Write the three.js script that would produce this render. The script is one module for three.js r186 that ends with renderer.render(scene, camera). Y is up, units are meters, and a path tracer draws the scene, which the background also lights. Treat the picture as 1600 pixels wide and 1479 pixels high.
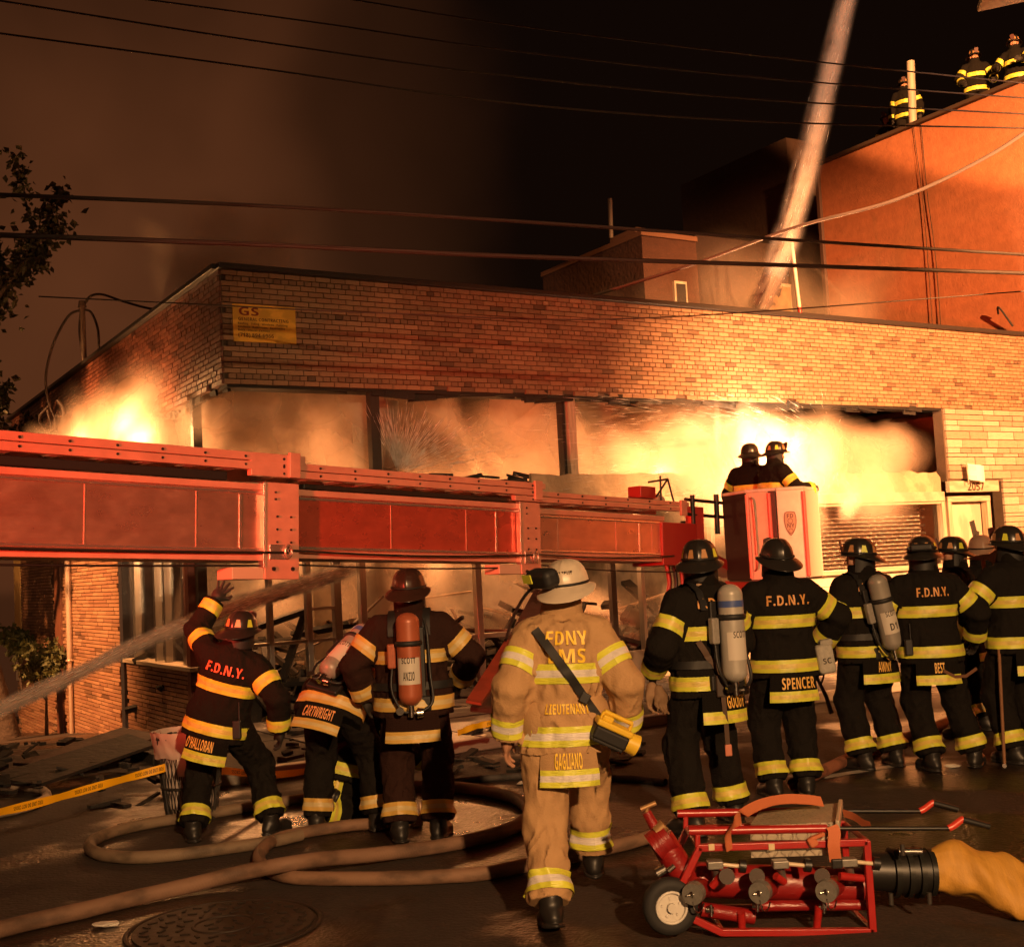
import * as THREE from 'three';
import { mergeGeometries, mergeVertices } from 'three/addons/utils/BufferGeometryUtils.js';
import { RoundedBoxGeometry } from 'three/addons/geometries/RoundedBoxGeometry.js';
import { ImprovedNoise } from 'three/addons/math/ImprovedNoise.js';

// ---------- camera, sky, lights, exposure ----------
const V3 = (x = 0, y = 0, z = 0) => new THREE.Vector3(x, y, z);
const FOCAL = 1930, PITCH = 0.0757, ROLL = 0.0521, EYE = 1.8115, PX = 800, PY = 739.5;
const scene = new THREE.Scene();
const camera = new THREE.PerspectiveCamera(2 * Math.atan(PY / FOCAL) * 180 / Math.PI, 1600 / 1479, 0.1, 600);
camera.position.set(0, EYE, 0);
camera.rotation.set(PITCH, 0, -ROLL, 'XYZ');
const renderer = new THREE.WebGLRenderer();
renderer.toneMapping = THREE.LinearToneMapping;
renderer.toneMappingExposure = 1;
renderer.shadowMap.enabled = true;

let seed = 12345;
const rnd = () => { seed = (seed * 1664525 + 1013904223) >>> 0; return seed / 4294967296; };
const rr = (a, b) => a + (b - a) * rnd();
const clamp = (x, a, b) => Math.min(b, Math.max(a, x));
const lerp = (a, b, t) => a + (b - a) * t;
const smooth = (a, b, x) => { const t = clamp((x - a) / (b - a), 0, 1); return t * t * (3 - 2 * t); };
const perlin = new ImprovedNoise();
const noise = (x, y, z) => perlin.noise(x, y, z);
const fbm = (x, y, z, o = 4) => { let s = 0, a = 1, f = 1; for (let i = 0; i < o; i++) { s += a * noise(x * f, y * f, z * f + 7.3 * i); a *= 0.5; f *= 2.03; } return s; };

// night sky: drifting smoke lit brown by the fire on one side of the compass, black on the other
{
  const W = 1024, H = 512, data = new Float32Array(W * H * 4);
  for (let j = 0; j < H; j++) for (let i = 0; i < W; i++) {
    const el = ((j + 0.5) / H - 0.5) * Math.PI, az = ((i + 0.5) / W - 0.5) * 2 * Math.PI;
    const x = Math.cos(az) * Math.cos(el), y = Math.sin(el), z = Math.sin(az) * Math.cos(el);
    const to = Math.atan2(x, -z);                      // 0 straight ahead, positive to the right
    const n = fbm(x * 3.2 + 4, y * 3.2, z * 3.2, 5), n2 = fbm(x * 7 + 9, y * 5, z * 7, 4);
    const q = to + 0.075 * n + 0.03 * n2, back = smooth(2.2, 3.1, Math.abs(to));
    let s = Math.max(0.62 * smooth(-0.09, -0.19, q) + 0.34 * smooth(0.03, -0.09, q), back);
    s = Math.max(0, s * (1 + 0.5 * n + 0.32 * n2)) + 0.025;
    s *= 1.12 - 0.5 * smooth(0.1, 0.6, el);
    const k = (j * W + i) * 4;
    data[k] = 0.003 + 0.07 * s; data[k + 1] = 0.0014 + 0.0212 * s; data[k + 2] = 0.0008 + 0.0072 * s; data[k + 3] = 1;
  }
  const t = new THREE.DataTexture(data, W, H, THREE.RGBAFormat, THREE.FloatType);
  t.mapping = THREE.EquirectangularReflectionMapping; t.magFilter = THREE.LinearFilter; t.needsUpdate = true;
  scene.background = t; scene.environment = t;
}

// ---------- pixel of the photograph <-> place in the street ----------
const cP = Math.cos(PITCH), sP = Math.sin(PITCH), cR = Math.cos(ROLL), sR = Math.sin(ROLL);
function ray(px, py) {
  const a = px - PX, b = py - PY, u = a * cR - b * sR, v = a * sR + b * cR, x = u / FOCAL, y = -v / FOCAL;
  return V3(x, y * cP + sP, -(-y * sP + cP));
}
const at = (px, py, d) => { const r = ray(px, py); return r.multiplyScalar(d / -r.z).add(V3(0, EYE, 0)); };
const atH = (px, py, h = 0) => { const r = ray(px, py); return r.multiplyScalar((h - EYE) / r.y).add(V3(0, EYE, 0)); };
const YAW = 0.5521, UD = V3(Math.cos(YAW), 0, -Math.sin(YAW)), VD = V3(-Math.sin(YAW), 0, -Math.cos(YAW));
const CORNER = V3(-3.471, 0, -15);
const uvy = (u, y, v) => CORNER.clone().addScaledVector(UD, u).addScaledVector(VD, v).setY(y);   // along the front, up, into the block
const groundY = (p) => -0.085 * Math.max(0, p.clone().sub(CORNER).dot(VD));

// ---------- lamps (each a fitting with its light) ----------
const names = new Map();
const numbered = (n) => { const k = names.get(n) ?? 0; names.set(n, k + 1); return k ? `${n}_${String(k).padStart(3, '0')}` : n; };
function tag(o, label, category, group, kind) {
  o.userData.label = label; if (category) o.userData.category = category;
  if (group) o.userData.group = group; if (kind) o.userData.kind = kind;
  return o;
}
const shade = (o) => { o.castShadow = o.receiveShadow = true; return o; };
function thing(name, label, category, pos = V3(), turn = 0, group) {
  const g = new THREE.Group(); g.name = numbered(name); g.position.copy(pos); g.rotation.y = turn;
  scene.add(g); return tag(g, label, category, group);
}
function clean(list) {
  return list.filter(Boolean).map((g) => {
    g = g.index ? g.toNonIndexed() : g.clone();
    for (const k of Object.keys(g.attributes)) if (!['position', 'normal', 'uv'].includes(k)) g.deleteAttribute(k);
    if (!g.attributes.normal) g.computeVertexNormals();
    if (!g.attributes.uv) g.setAttribute('uv', new THREE.BufferAttribute(new Float32Array(g.attributes.position.count * 2), 2));
    return g;
  });
}
const merge = (list) => mergeGeometries(clean(Array.isArray(list) ? list : [list]));
function part(name, geo, mat, parent) {
  const m = new THREE.Mesh(Array.isArray(geo) ? merge(geo) : geo, mat); m.name = parent === scene ? numbered(name) : name;
  parent.add(m); return shade(m);
}
const whole = (name, label, category, geo, mat, group, kind) => tag(part(name, geo, mat, scene), label, category, group, kind);
const ground = (name, geo, mat, kind = 'structure') => { const m = part(name, geo, mat, scene); m.userData.kind = kind; return m; };

// geometry helpers
const UP = V3(0, 1, 0), QUAT = new THREE.Quaternion(), M4 = new THREE.Matrix4();
function bar(a, b, r, r2 = r, seg = 8) {
  const d = b.clone().sub(a), g = new THREE.CylinderGeometry(r2, r, d.length(), seg, 1);
  g.applyQuaternion(new THREE.Quaternion().setFromUnitVectors(UP, d.clone().normalize()));
  return g.translate((a.x + b.x) / 2, (a.y + b.y) / 2, (a.z + b.z) / 2);
}
function box(w, h, d, x = 0, y = 0, z = 0, bevel = 0, rot) {
  const g = bevel ? new RoundedBoxGeometry(w, h, d, 2, bevel) : new THREE.BoxGeometry(w, h, d);
  if (rot) g.applyMatrix4(M4.makeRotationFromEuler(new THREE.Euler(...rot)));
  return g.translate(x, y, z);
}
function beam(a, b, w, h, up = UP, bevel = 0) {             // a box from a to b, w across, h along up
  const d = b.clone().sub(a), z = d.clone().normalize(), x = up.clone().cross(z).normalize(), y = z.clone().cross(x);
  const g = bevel ? new RoundedBoxGeometry(w, h, d.length(), 2, bevel) : new THREE.BoxGeometry(w, h, d.length());
  g.applyMatrix4(new THREE.Matrix4().makeBasis(x, y, z));
  return g.translate((a.x + b.x) / 2, (a.y + b.y) / 2, (a.z + b.z) / 2);
}
const curve = (pts, t = 0.5, closed = false) => new THREE.CatmullRomCurve3(pts, closed, 'catmullrom', t);
const tube = (pts, r, n = 60, seg = 10, t = 0.5) => new THREE.TubeGeometry(curve(pts, t), n, r, seg);
function prism(pts, h) {                                    // a plan polygon (x,z) pulled up by h
  const s = new THREE.Shape(pts.map((p) => new THREE.Vector2(p[0], -p[1])));
  return new THREE.ExtrudeGeometry(s, { depth: h, bevelEnabled: false }).rotateX(-Math.PI / 2);
}
function quadGeo(a, b, c, d, nu = 1, nv = 1) {              // a-b bottom edge, d-c top edge
  const P = [], UVs = [], I = [];
  for (let j = 0; j <= nv; j++) for (let i = 0; i <= nu; i++) {
    const s = i / nu, t = j / nv, p = a.clone().lerp(b, s).lerp(d.clone().lerp(c, s), t);
    P.push(p.x, p.y, p.z); UVs.push(s, t);
  }
  for (let j = 0; j < nv; j++) for (let i = 0; i < nu; i++) { const k = j * (nu + 1) + i; I.push(k, k + 1, k + nu + 2, k, k + nu + 2, k + nu + 1); }
  const g = new THREE.BufferGeometry();
  g.setAttribute('position', new THREE.Float32BufferAttribute(P, 3)); g.setAttribute('uv', new THREE.Float32BufferAttribute(UVs, 2)); g.setIndex(I); g.computeVertexNormals();
  return g;
}
function uvScale(g, s, t = s) { const u = g.attributes.uv; for (let i = 0; i < u.count; i++) u.setXY(i, u.getX(i) * s, u.getY(i) * t); return g; }
// box-mapped texture coordinates in metres
function uvBox(g, s = 1) {
  g = g.index ? g.toNonIndexed() : g; g.computeVertexNormals === undefined || g.attributes.normal || g.computeVertexNormals();
  const p = g.attributes.position, n = g.attributes.normal, u = new Float32Array(p.count * 2);
  for (let i = 0; i < p.count; i++) {
    const ax = Math.abs(n.getX(i)), ay = Math.abs(n.getY(i)), az = Math.abs(n.getZ(i));
    u[2 * i] = (ax > ay && ax > az ? p.getZ(i) : p.getX(i)) * s; u[2 * i + 1] = (ay >= ax && ay >= az ? p.getZ(i) : p.getY(i)) * s;
  }
  g.setAttribute('uv', new THREE.BufferAttribute(u, 2)); return g;
}

// textures: tiles of noise
function tileNoise(freq, oct, sd) {
  const tabs = []; let s0 = sd * 7919 + 13;
  const r = () => { s0 = (s0 * 1664525 + 1013904223) >>> 0; return s0 / 4294967296; };
  for (let o = 0; o < oct; o++) { const n = freq << o; tabs.push([n, Float32Array.from({ length: n * n }, r)]); }
  return (u, v) => {
    let s = 0, a = 1, t = 0;
    for (const [n, T] of tabs) {
      const x = (((u % 1) + 1) % 1) * n, y = (((v % 1) + 1) % 1) * n, i = Math.floor(x) % n, j = Math.floor(y) % n, fx = x - Math.floor(x), fy = y - Math.floor(y), i2 = (i + 1) % n, j2 = (j + 1) % n;
      const sx = fx * fx * (3 - 2 * fx), sy = fy * fy * (3 - 2 * fy);
      s += a * lerp(lerp(T[j * n + i], T[j * n + i2], sx), lerp(T[j2 * n + i], T[j2 * n + i2], sx), sy); t += a; a *= 0.55;
    }
    return s / t;
  };
}
function tex(n, f, rep = 1, srgb = false, m = n) {          // f(u,v) -> grey or [r,g,b] 0..1 linear (or sRGB when srgb)
  const d = new Uint8Array(n * m * 4);
  for (let j = 0; j < m; j++) for (let i = 0; i < n; i++) {
    const c = f((i + 0.5) / n, (j + 0.5) / m), k = (j * n + i) * 4;
    for (let q = 0; q < 3; q++) d[k + q] = clamp(255 * (c.length ? c[q] : c), 0, 255);
    d[k + 3] = 255;
  }
  const t = new THREE.DataTexture(d, n, m); t.wrapS = t.wrapT = THREE.RepeatWrapping; t.magFilter = THREE.LinearFilter; t.repeat.set(rep, rep);
  if (srgb) t.colorSpace = THREE.SRGBColorSpace;
  t.needsUpdate = true; return t;
}
const lin = (r, g, b) => new THREE.Color().setRGB(r, g, b);
const mat = (r, g, b, rough = 0.8, metal = 0, extra = {}) => new THREE.MeshStandardMaterial({ color: lin(r, g, b), roughness: rough, metalness: metal, side: THREE.DoubleSide, ...extra });

const nA = tileNoise(4, 6, 1), nB = tileNoise(16, 4, 2), nC = tileNoise(8, 5, 3), nD = tileNoise(3, 3, 5);
const grainTex = tex(256, (u, v) => 0.62 + 0.38 * nC(u, v)), dirtTex = tex(512, (u, v) => { const d = smooth(0.38, 0.62, nA(u, v)); return 0.68 + 0.32 * d * (0.6 + 0.4 * nB(u, v)); });
const bumpTex = tex(256, (u, v) => nB(u, v)), roughTex = tex(256, (u, v) => 0.35 + 0.6 * nC(u + 0.3, v));
// amber street lighting and the scene lights of the fire trucks across the road, all behind or beside the camera
const AMBER = lin(1, 0.41, 0.135), WARM = lin(1, 0.55, 0.24);
const lampShell = mat(0.08, 0.08, 0.08, 0.5), glowOf = (c, k) => new THREE.MeshStandardMaterial({ color: 0x111111, emissive: c, emissiveIntensity: k, roughness: 0.4, side: THREE.DoubleSide });
function flood(name, label, pos, target, cd, color, angle, pen, size = 0.3, mastFrom) {
  const g = thing(name, label, 'floodlight', pos);
  const dir = target.clone().sub(pos).normalize(), q = new THREE.Quaternion().setFromUnitVectors(V3(0, 0, 1), dir);
  part('lamp_housing', [box(size * 1.6, size * 1.2, 0.16, 0, 0, -0.12, 0.03).applyQuaternion(q)], lampShell, g);
  part('lamp_glass', [box(size * 1.4, size, 0.01, 0, 0, -0.03).applyQuaternion(q)], glowOf(color, 6), g);
  if (mastFrom !== undefined) part('mast', [bar(V3(0, mastFrom - pos.y, 0).addScaledVector(dir, -0.2), V3(0, -0.1, 0).addScaledVector(dir, -0.2), 0.06)], lampShell, g);
  const l = new THREE.SpotLight(color, cd, 0, angle, pen, 2);
  l.position.copy(dir).multiplyScalar(0.05); l.target.position.copy(dir).multiplyScalar(5); l.castShadow = true; l.shadow.radius = size * 25;
  g.add(l); g.add(l.target); return g;
}
function textTex(lines, color, w = 512, h = 128, font = 'bold', stretch = 1) {
  const cv = document.createElement('canvas'); cv.width = w; cv.height = h; const c = cv.getContext('2d');
  c.clearRect(0, 0, w, h); c.fillStyle = color; c.textAlign = 'center'; c.textBaseline = 'middle';
  const L = Array.isArray(lines) ? lines : [lines];
  L.forEach((t, i) => { const fs = (h / L.length) * 1.08; c.font = `${font} ${fs}px sans-serif`; const k = Math.min(stretch, (w * 0.98) / c.measureText(t).width); c.setTransform(k, 0, 0, 1, w / 2, ((i + 0.54) * h) / L.length); c.fillText(t, 0, 0); c.setTransform(1, 0, 0, 1, 0, 0); });
  const t = new THREE.CanvasTexture(cv); t.colorSpace = THREE.SRGBColorSpace; return t;
}
const textMat = (lines, color, w, h, font, stretch) => mat(1, 1, 1, 0.5, 0, { map: textTex(lines, color, w, h, font, stretch), alphaTest: 0.5 });
const textPlane = (t, w, h, c, x, y, z) => new THREE.PlaneGeometry(w, h).translate(x, y, z);
// ---------- ground, road, pavement ----------
const wetRough = tex(512, (u, v) => { const w = smooth(0.47, 0.56, nA(u, v) * 0.75 + nD(u, v) * 0.25); return clamp(0.29 + 0.54 * w + 0.12 * (nB(u, v) - 0.5), 0.06, 1); }, 1 / 6.3);
const asphaltTex = tex(512, (u, v) => 0.5 + 0.4 * nB(u * 8, v * 8) * nA(u, v) + 0.25 * (nC(u * 4, v * 4) - 0.5), 1 / 3);
const asphaltBump = tex(512, (u, v) => 0.6 * nB(u * 6, v * 6) + 0.4 * nC(u * 2, v * 2), 1 / 1.7);
const mAsphalt = mat(0.048, 0.03, 0.021, 1, 0, { map: asphaltTex, roughnessMap: wetRough, bumpMap: asphaltBump, bumpScale: 0.012 });
const mPave = mat(0.06, 0.047, 0.038, 1, 0, { map: asphaltTex, roughnessMap: wetRough, bumpMap: asphaltBump, bumpScale: 0.008 });
function sheet(u0, u1, v0, v1, nu, nv, lift) {
  const P = [], UVs = [], I = [];
  for (let j = 0; j <= nv; j++) for (let i = 0; i <= nu; i++) {
    const u = lerp(u0, u1, i / nu), v = lerp(v0, v1, j / nv), p = uvy(u, 0, v);
    P.push(p.x, -0.085 * Math.max(0, v) + lift, p.z); UVs.push(u, v);
  }
  for (let j = 0; j < nv; j++) for (let i = 0; i < nu; i++) { const k = j * (nu + 1) + i; I.push(k, k + 1, k + nu + 2, k, k + nu + 2, k + nu + 1); }
  const g = new THREE.BufferGeometry();
  g.setAttribute('position', new THREE.Float32BufferAttribute(P, 3)); g.setAttribute('uv', new THREE.Float32BufferAttribute(UVs, 2)); g.setIndex(I); g.computeVertexNormals();
  return g;
}
ground('road', sheet(-70, 70, -40, 60, 2, 10, 0), mAsphalt);
// pavement slabs along the front, with a kerb
{
  const p = new THREE.Group(); p.name = 'pavement'; p.userData.kind = 'structure'; p.position.copy(CORNER); p.rotation.y = YAW; scene.add(p);
  const g = [box(19, 0.12, 0.16, 8, 0.06, 3.62, 0.02)];
  part('kerb', g, mat(0.2, 0.17, 0.14, 0.5, 0, { bumpMap: bumpTex, bumpScale: 0.004 }), p);
  for (let i = 0; i < 13; i++) for (let j = 0; j < 2; j++)
    part('paving_slab', uvBox(box(1.42, 0.11, 1.72, -0.76 + i * 1.45, 0.052 + rr(-0.003, 0.003), 0.9 + j * 1.76, 0.01)), mPave, p);
}
whole('lane_line', 'worn white painted line across the road behind the men on the right', 'road marking',
  uvBox(quadGeo(atH(1290, 1216, 0.004), atH(1470, 1186, 0.004), atH(1474, 1182, 0.004), atH(1286, 1211, 0.004))), mat(0.5, 0.45, 0.38, 0.5, 0, { map: dirtTex }));

// ---------- the burning brick shop ----------
const shop = thing('brick_shop', 'long single storey brick shop on fire with burnt out front and deep brick parapet', 'building', CORNER, YAW);
const W0 = 4.255, W1 = 5.66, ULEN = 17.6, VLEN = 14.6;
const mMortar = mat(0.13, 0.088, 0.06, 0.9, 0, { bumpMap: bumpTex, bumpScale: 0.004, map: grainTex });
const mChar = mat(0.02, 0.016, 0.013, 0.75, 0, { bumpMap: bumpTex, bumpScale: 0.01 });
const mSteelDark = mat(0.06, 0.045, 0.04, 0.5, 0.3, { map: grainTex }), mCream = mat(0.55, 0.45, 0.33, 0.55, 0, { map: dirtTex });
const mAlu = mat(0.55, 0.53, 0.5, 0.32, 0.9, { map: grainTex });
part('parapet', [box(ULEN, W1 - W0, 0.25, ULEN / 2, (W0 + W1) / 2, -0.145), box(0.25, W1 - W0, VLEN, 0.145, (W0 + W1) / 2, -VLEN / 2 - 0.02)].map((g) => uvBox(g)), mMortar, shop);
part('coping', [box(ULEN + 0.1, 0.07, 0.42, ULEN / 2, W1 + 0.033, -0.1, 0.012), box(0.42, 0.066, VLEN, 0.1, W1 + 0.035, -VLEN / 2, 0.012)].map((g) => uvBox(g)), mat(0.035, 0.03, 0.028, 0.45, 0.3, { bumpMap: bumpTex, bumpScale: 0.003 }), shop);
part('roof', uvBox(box(ULEN - 0.4, 0.16, VLEN - 0.4, ULEN / 2, W0 + 0.5, -VLEN / 2)), mChar, shop);
part('back_wall', uvBox(box(ULEN, 5.4, 0.2, ULEN / 2, 2.6, -VLEN)), mat(0.22, 0.2, 0.18, 0.9, 0, { map: dirtTex }), shop);
part('party_wall', uvBox(box(0.2, 5.4, VLEN, ULEN, 2.6, -VLEN / 2)), mMortar, shop);
part('inner_wall', uvBox(box(0.14, W0 + 0.3, 6, 9.3, W0 / 2, -3.4)), mat(0.3, 0.27, 0.23, 0.9, 0, { map: dirtTex }), shop);
part('inner_wall', uvBox(box(7, W0 + 0.3, 0.14, 5.6, W0 / 2, -6.3)), mat(0.34, 0.31, 0.27, 0.9, 0, { map: dirtTex }), shop);
for (let i = 0; i < 11; i++) part('roof_beam', [box(0.09, 0.22, 6, 0.8 + i * 1.5, W0 + 0.2, -3.3, 0, [0, rr(-0.03, 0.03), rr(-0.1, 0.1)])], mChar, shop);
// charred underside and ragged hanging fascia
{
  const g = [box(ULEN - 0.1, 0.05, 0.3, ULEN / 2, W0 - 0.03, -0.18)];
  for (let i = 0; i < 60; i++) { const u = rr(0.1, 12.5); g.push(box(rr(0.1, 0.7), rr(0.03, 0.13), rr(0.02, 0.05), u, W0 - rr(0, 0.09), -0.02 - rr(0, 0.12), 0, [rr(-0.3, 0.3), rr(-0.2, 0.2), rr(-0.12, 0.12)])); }
  for (let i = 0; i < 26; i++) g.push(box(rr(0.02, 0.05), rr(0.03, 0.12), rr(0.1, 0.5), 0.05 + rr(0, 0.1), W0 - rr(0, 0.08), -rr(0.1, 6), 0, [rr(-0.12, 0.12), 0, rr(-0.2, 0.2)]));
  part('charred_fascia', g, mChar, shop);
  const t = [];
  for (let i = 0; i < 16; i++) { const u = rr(5.6, 9.5); t.push(box(rr(0.3, 1.1), 0.02, rr(0.05, 0.15), u, W0 - rr(0.05, 0.28), -rr(0.1, 0.5), 0, [rr(-0.3, 0.3), rr(-0.3, 0.3), rr(-0.16, 0.1)])); }
  part('torn_sheet_metal', t, mat(0.12, 0.1, 0.08, 0.4, 0.6), shop);
}
// columns of the front
part('column', [box(0.13, 1.35, 0.13, 2.05, 3.6, -0.12), box(0.2, 0.05, 0.2, 2.05, 3.05, -0.12)], mSteelDark, shop);
part('column', [box(0.14, 1.2, 0.12, 5.2, 3.66, -0.14, 0.01)], mCream, shop);
part('column', [box(0.05, 1.25, 0.14, 5.08, 3.64, -0.2)], mChar, shop);
part('column', [box(0.12, 5.3, 0.12, 0.08, 1.7, -1.42)], mSteelDark, shop);
part('column', [box(0.09, 3.2, 0.09, 5.9, 1.5, -0.3)], mSteelDark, shop);
// sign band over the shop windows, torn along its top edge
{
  const s = new THREE.Shape(); s.moveTo(4.4, 2.58); s.lineTo(13, 2.58); s.lineTo(13, 3.0);
  for (let u = 12.9; u > 4.4; u -= 0.16) s.lineTo(u, 3.1 + 0.06 * noise(u * 3, 2, 1) + rr(-0.015, 0.02));
  part('sign_band', uvBox(new THREE.ExtrudeGeometry(s, { depth: 0.06, bevelEnabled: false }).translate(0, 0, -0.1)), mat(0.5, 0.38, 0.25, 0.6, 0, { map: dirtTex, bumpMap: bumpTex, bumpScale: 0.01 }), shop);
  part('lintel', uvBox(box(8.4, 0.17, 0.1, 8.75, 2.66, 0.02, 0.01)), mCream, shop);
  const g = []; for (let i = 0; i < 40; i++) g.push(box(rr(0.2, 0.8), rr(0.03, 0.1), 0.04, rr(0.4, 4.6), rr(2.9, 3.12), -rr(0.05, 0.4), 0, [rr(-0.4, 0.4), rr(-0.3, 0.3), rr(-0.2, 0.2)]));
  part('burnt_transom', g, mChar, shop);
}
// aluminium shop window frames
const frame = (u, y0, y1, w = 0.07, v = -0.12) => part('window_mullion', [box(w, y1 - y0, 0.11, u, (y0 + y1) / 2, v, 0.006)], mAlu, shop);
for (const [u, y0, y1, w] of [[0.52, 0.3, 2.7, 0.06], [1.03, 0.3, 2.7, 0.07], [1.42, 0.3, 2.7, 0.1], [1.78, 0.3, 2.7, 0.09], [3.5, 0.3, 2.7, 0.09], [6.3, 0.1, 2.58, 0.06], [7.7, 0.1, 2.58, 0.07], [9.5, 0.1, 2.58, 0.1]]) frame(u, y0, y1, w);
part('window_rail', [box(0.45, 0.04, 0.09, 1.22, 1.42, -0.12), box(1.5, 0.04, 0.08, 0.9, 1.02, -0.13), box(3, 0.06, 0.1, 4.2, 0.9, -0.13)], mAlu, shop);
const mGlass = new THREE.MeshPhysicalMaterial({ color: 0xffffff, transmission: 1, thickness: 0, roughness: 0.03, ior: 1.5, side: THREE.DoubleSide });
part('window_pane', box(1.3, 2.4, 0.008, 7, 1.35, -0.12), mGlass, shop);
part('window_pane', box(3.3, 1.12, 0.008, 11.2, 2.03, -0.06), mGlass, shop);
part('stall_riser', uvBox(box(4.5, 0.5, 0.14, 7.3, 0.25, -0.12)), mat(0.3, 0.24, 0.18, 0.7, 0, { map: dirtTex }), shop);
part('white_column', [new THREE.CylinderGeometry(0.33, 0.33, 4.2, 24).translate(2.5, 2.1, -1.0)], mat(0.62, 0.55, 0.47, 0.6, 0, { map: dirtTex }), shop);
part('inner_door', uvBox(box(0.5, 2.1, 0.06, 1.9, 1.1, -1.6, 0, [0, 0.3, 0])), mCream, shop);
// right-hand window: dark brickwork behind the glass, white boarding under it
part('window_frame', [box(3.4, 0.07, 0.12, 11.22, 2.57, -0.03), box(3.4, 0.08, 0.2, 11.22, 1.45, 0.03, 0.01), box(0.09, 1.2, 0.12, 12.93, 2.0, -0.02), box(0.09, 1.2, 0.12, 9.55, 2.0, -0.02)], mCream, shop);
part('window_backing', uvBox(box(3.3, 1.2, 0.06, 11.2, 2.0, -0.47)), mat(0.85, 0.75, 0.62, 0.5), shop);
for (let i = 0; i < 7; i++) part('siding_board', uvBox(box(3.4, 0.185, 0.03, 11.22, 0.18 + i * 0.19, 0.0, 0.004, [-0.07, 0, 0])), mat(0.68, 0.6, 0.5, 0.5, 0, { map: dirtTex }), shop);
// door, its recess and number board
part('door', [box(0.92, 2.5, 0.06, 13.68, 1.3, -0.16, 0.01)], mat(0.62, 0.52, 0.4, 0.5, 0, { map: dirtTex }), shop);
part('door_panel', [box(0.3, 0.3, 0.02, 13.55, 1.45, -0.125, 0.006), box(0.62, 0.5, 0.02, 13.68, 0.6, -0.125, 0.006)], mat(0.5, 0.42, 0.33, 0.5), shop);
part('door_hole', [box(0.13, 0.34, 0.02, 13.9, 2.05, -0.128, 0, [0, 0, 0.25]), box(0.09, 0.2, 0.02, 13.96, 1.93, -0.122, 0, [0, 0, -0.3])], mChar, shop);
part('door_frame', [box(0.1, 2.66, 0.14, 13.14, 1.33, -0.06, 0.01), box(0.1, 2.66, 0.14, 14.2, 1.33, -0.06, 0.01), box(1.16, 0.1, 0.14, 13.67, 2.61, -0.055, 0.01)], mCream, shop);
{
  const nb = part('number_board', [box(1.35, 0.2, 0.1, 13.8, 2.83, 0.0, 0.01)], mCream, shop);
  part('house_number', textPlane('2057', 0.62, 0.19, '#3a1f10', 13.82, 2.83, 0.056), textMat('2057', '#2a140a', 256, 80), nb);
}
// side wall of the ground floor, low wall under its window
const sideWall = (v0, v1, y0, y1, m = mMortar) => part('side_wall', uvBox(box(0.24, y1 - y0, v1 - v0, 0.14, (y0 + y1) / 2, -(v0 + v1) / 2)), m, shop);
sideWall(5.1, 14.6, -1.6, 4.25); sideWall(1.5, 5.1, -0.6, 0.66);
part('window_sill', [box(0.3, 0.06, 3.5, 0.08, 0.69, -3.3, 0.01)], mCream, shop);
part('drain_pipe', [bar(V3(-0.07, 3.4, -8.8), V3(-0.07, 0.55, -8.8), 0.055), bar(V3(-0.07, 0.5, -8.8), V3(-0.07, -1.0, -8.8), 0.04), new THREE.TorusGeometry(0.06, 0.02, 6, 12).rotateX(Math.PI / 2).translate(-0.07, 0.55, -8.8)], mat(0.55, 0.42, 0.33, 0.35, 0.5), shop);
part('brown_strip', uvBox(box(0.08, 5.2, 0.55, -0.01, 1.2, -9.9)), mat(0.16, 0.06, 0.035, 0.5, 0, { map: grainTex }), shop);  // red-brown strip standing slightly proud of the side wall
part('side_post', [box(0.16, 3.9, 0.2, 0.02, 1.4, -5.1)], mat(0.03, 0.028, 0.035, 0.4), shop);
part('side_post', [box(0.14, 3.8, 0.15, 0.04, 1.5, -1.72)], mat(0.14, 0.04, 0.03, 0.4), shop);
for (const v of [4.75, 3.6, 3.1, 2.2]) part('window_mullion', [box(0.1, 1.9, v > 4 ? 0.13 : 0.08, 0.1, 1.65, -v, 0.006)], mAlu, shop);
part('window_pane', box(0.008, 1.85, 3.1, 0.12, 1.62, -3.35), mGlass, shop);
part('far_lit_frame', [box(0.06, 2.2, 0.75, 0.0, 1.7, -14.2, 0.01)], mat(0.7, 0.5, 0.2, 0.5), shop);  // cream frame with yellow lamplight put into its colour
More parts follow.
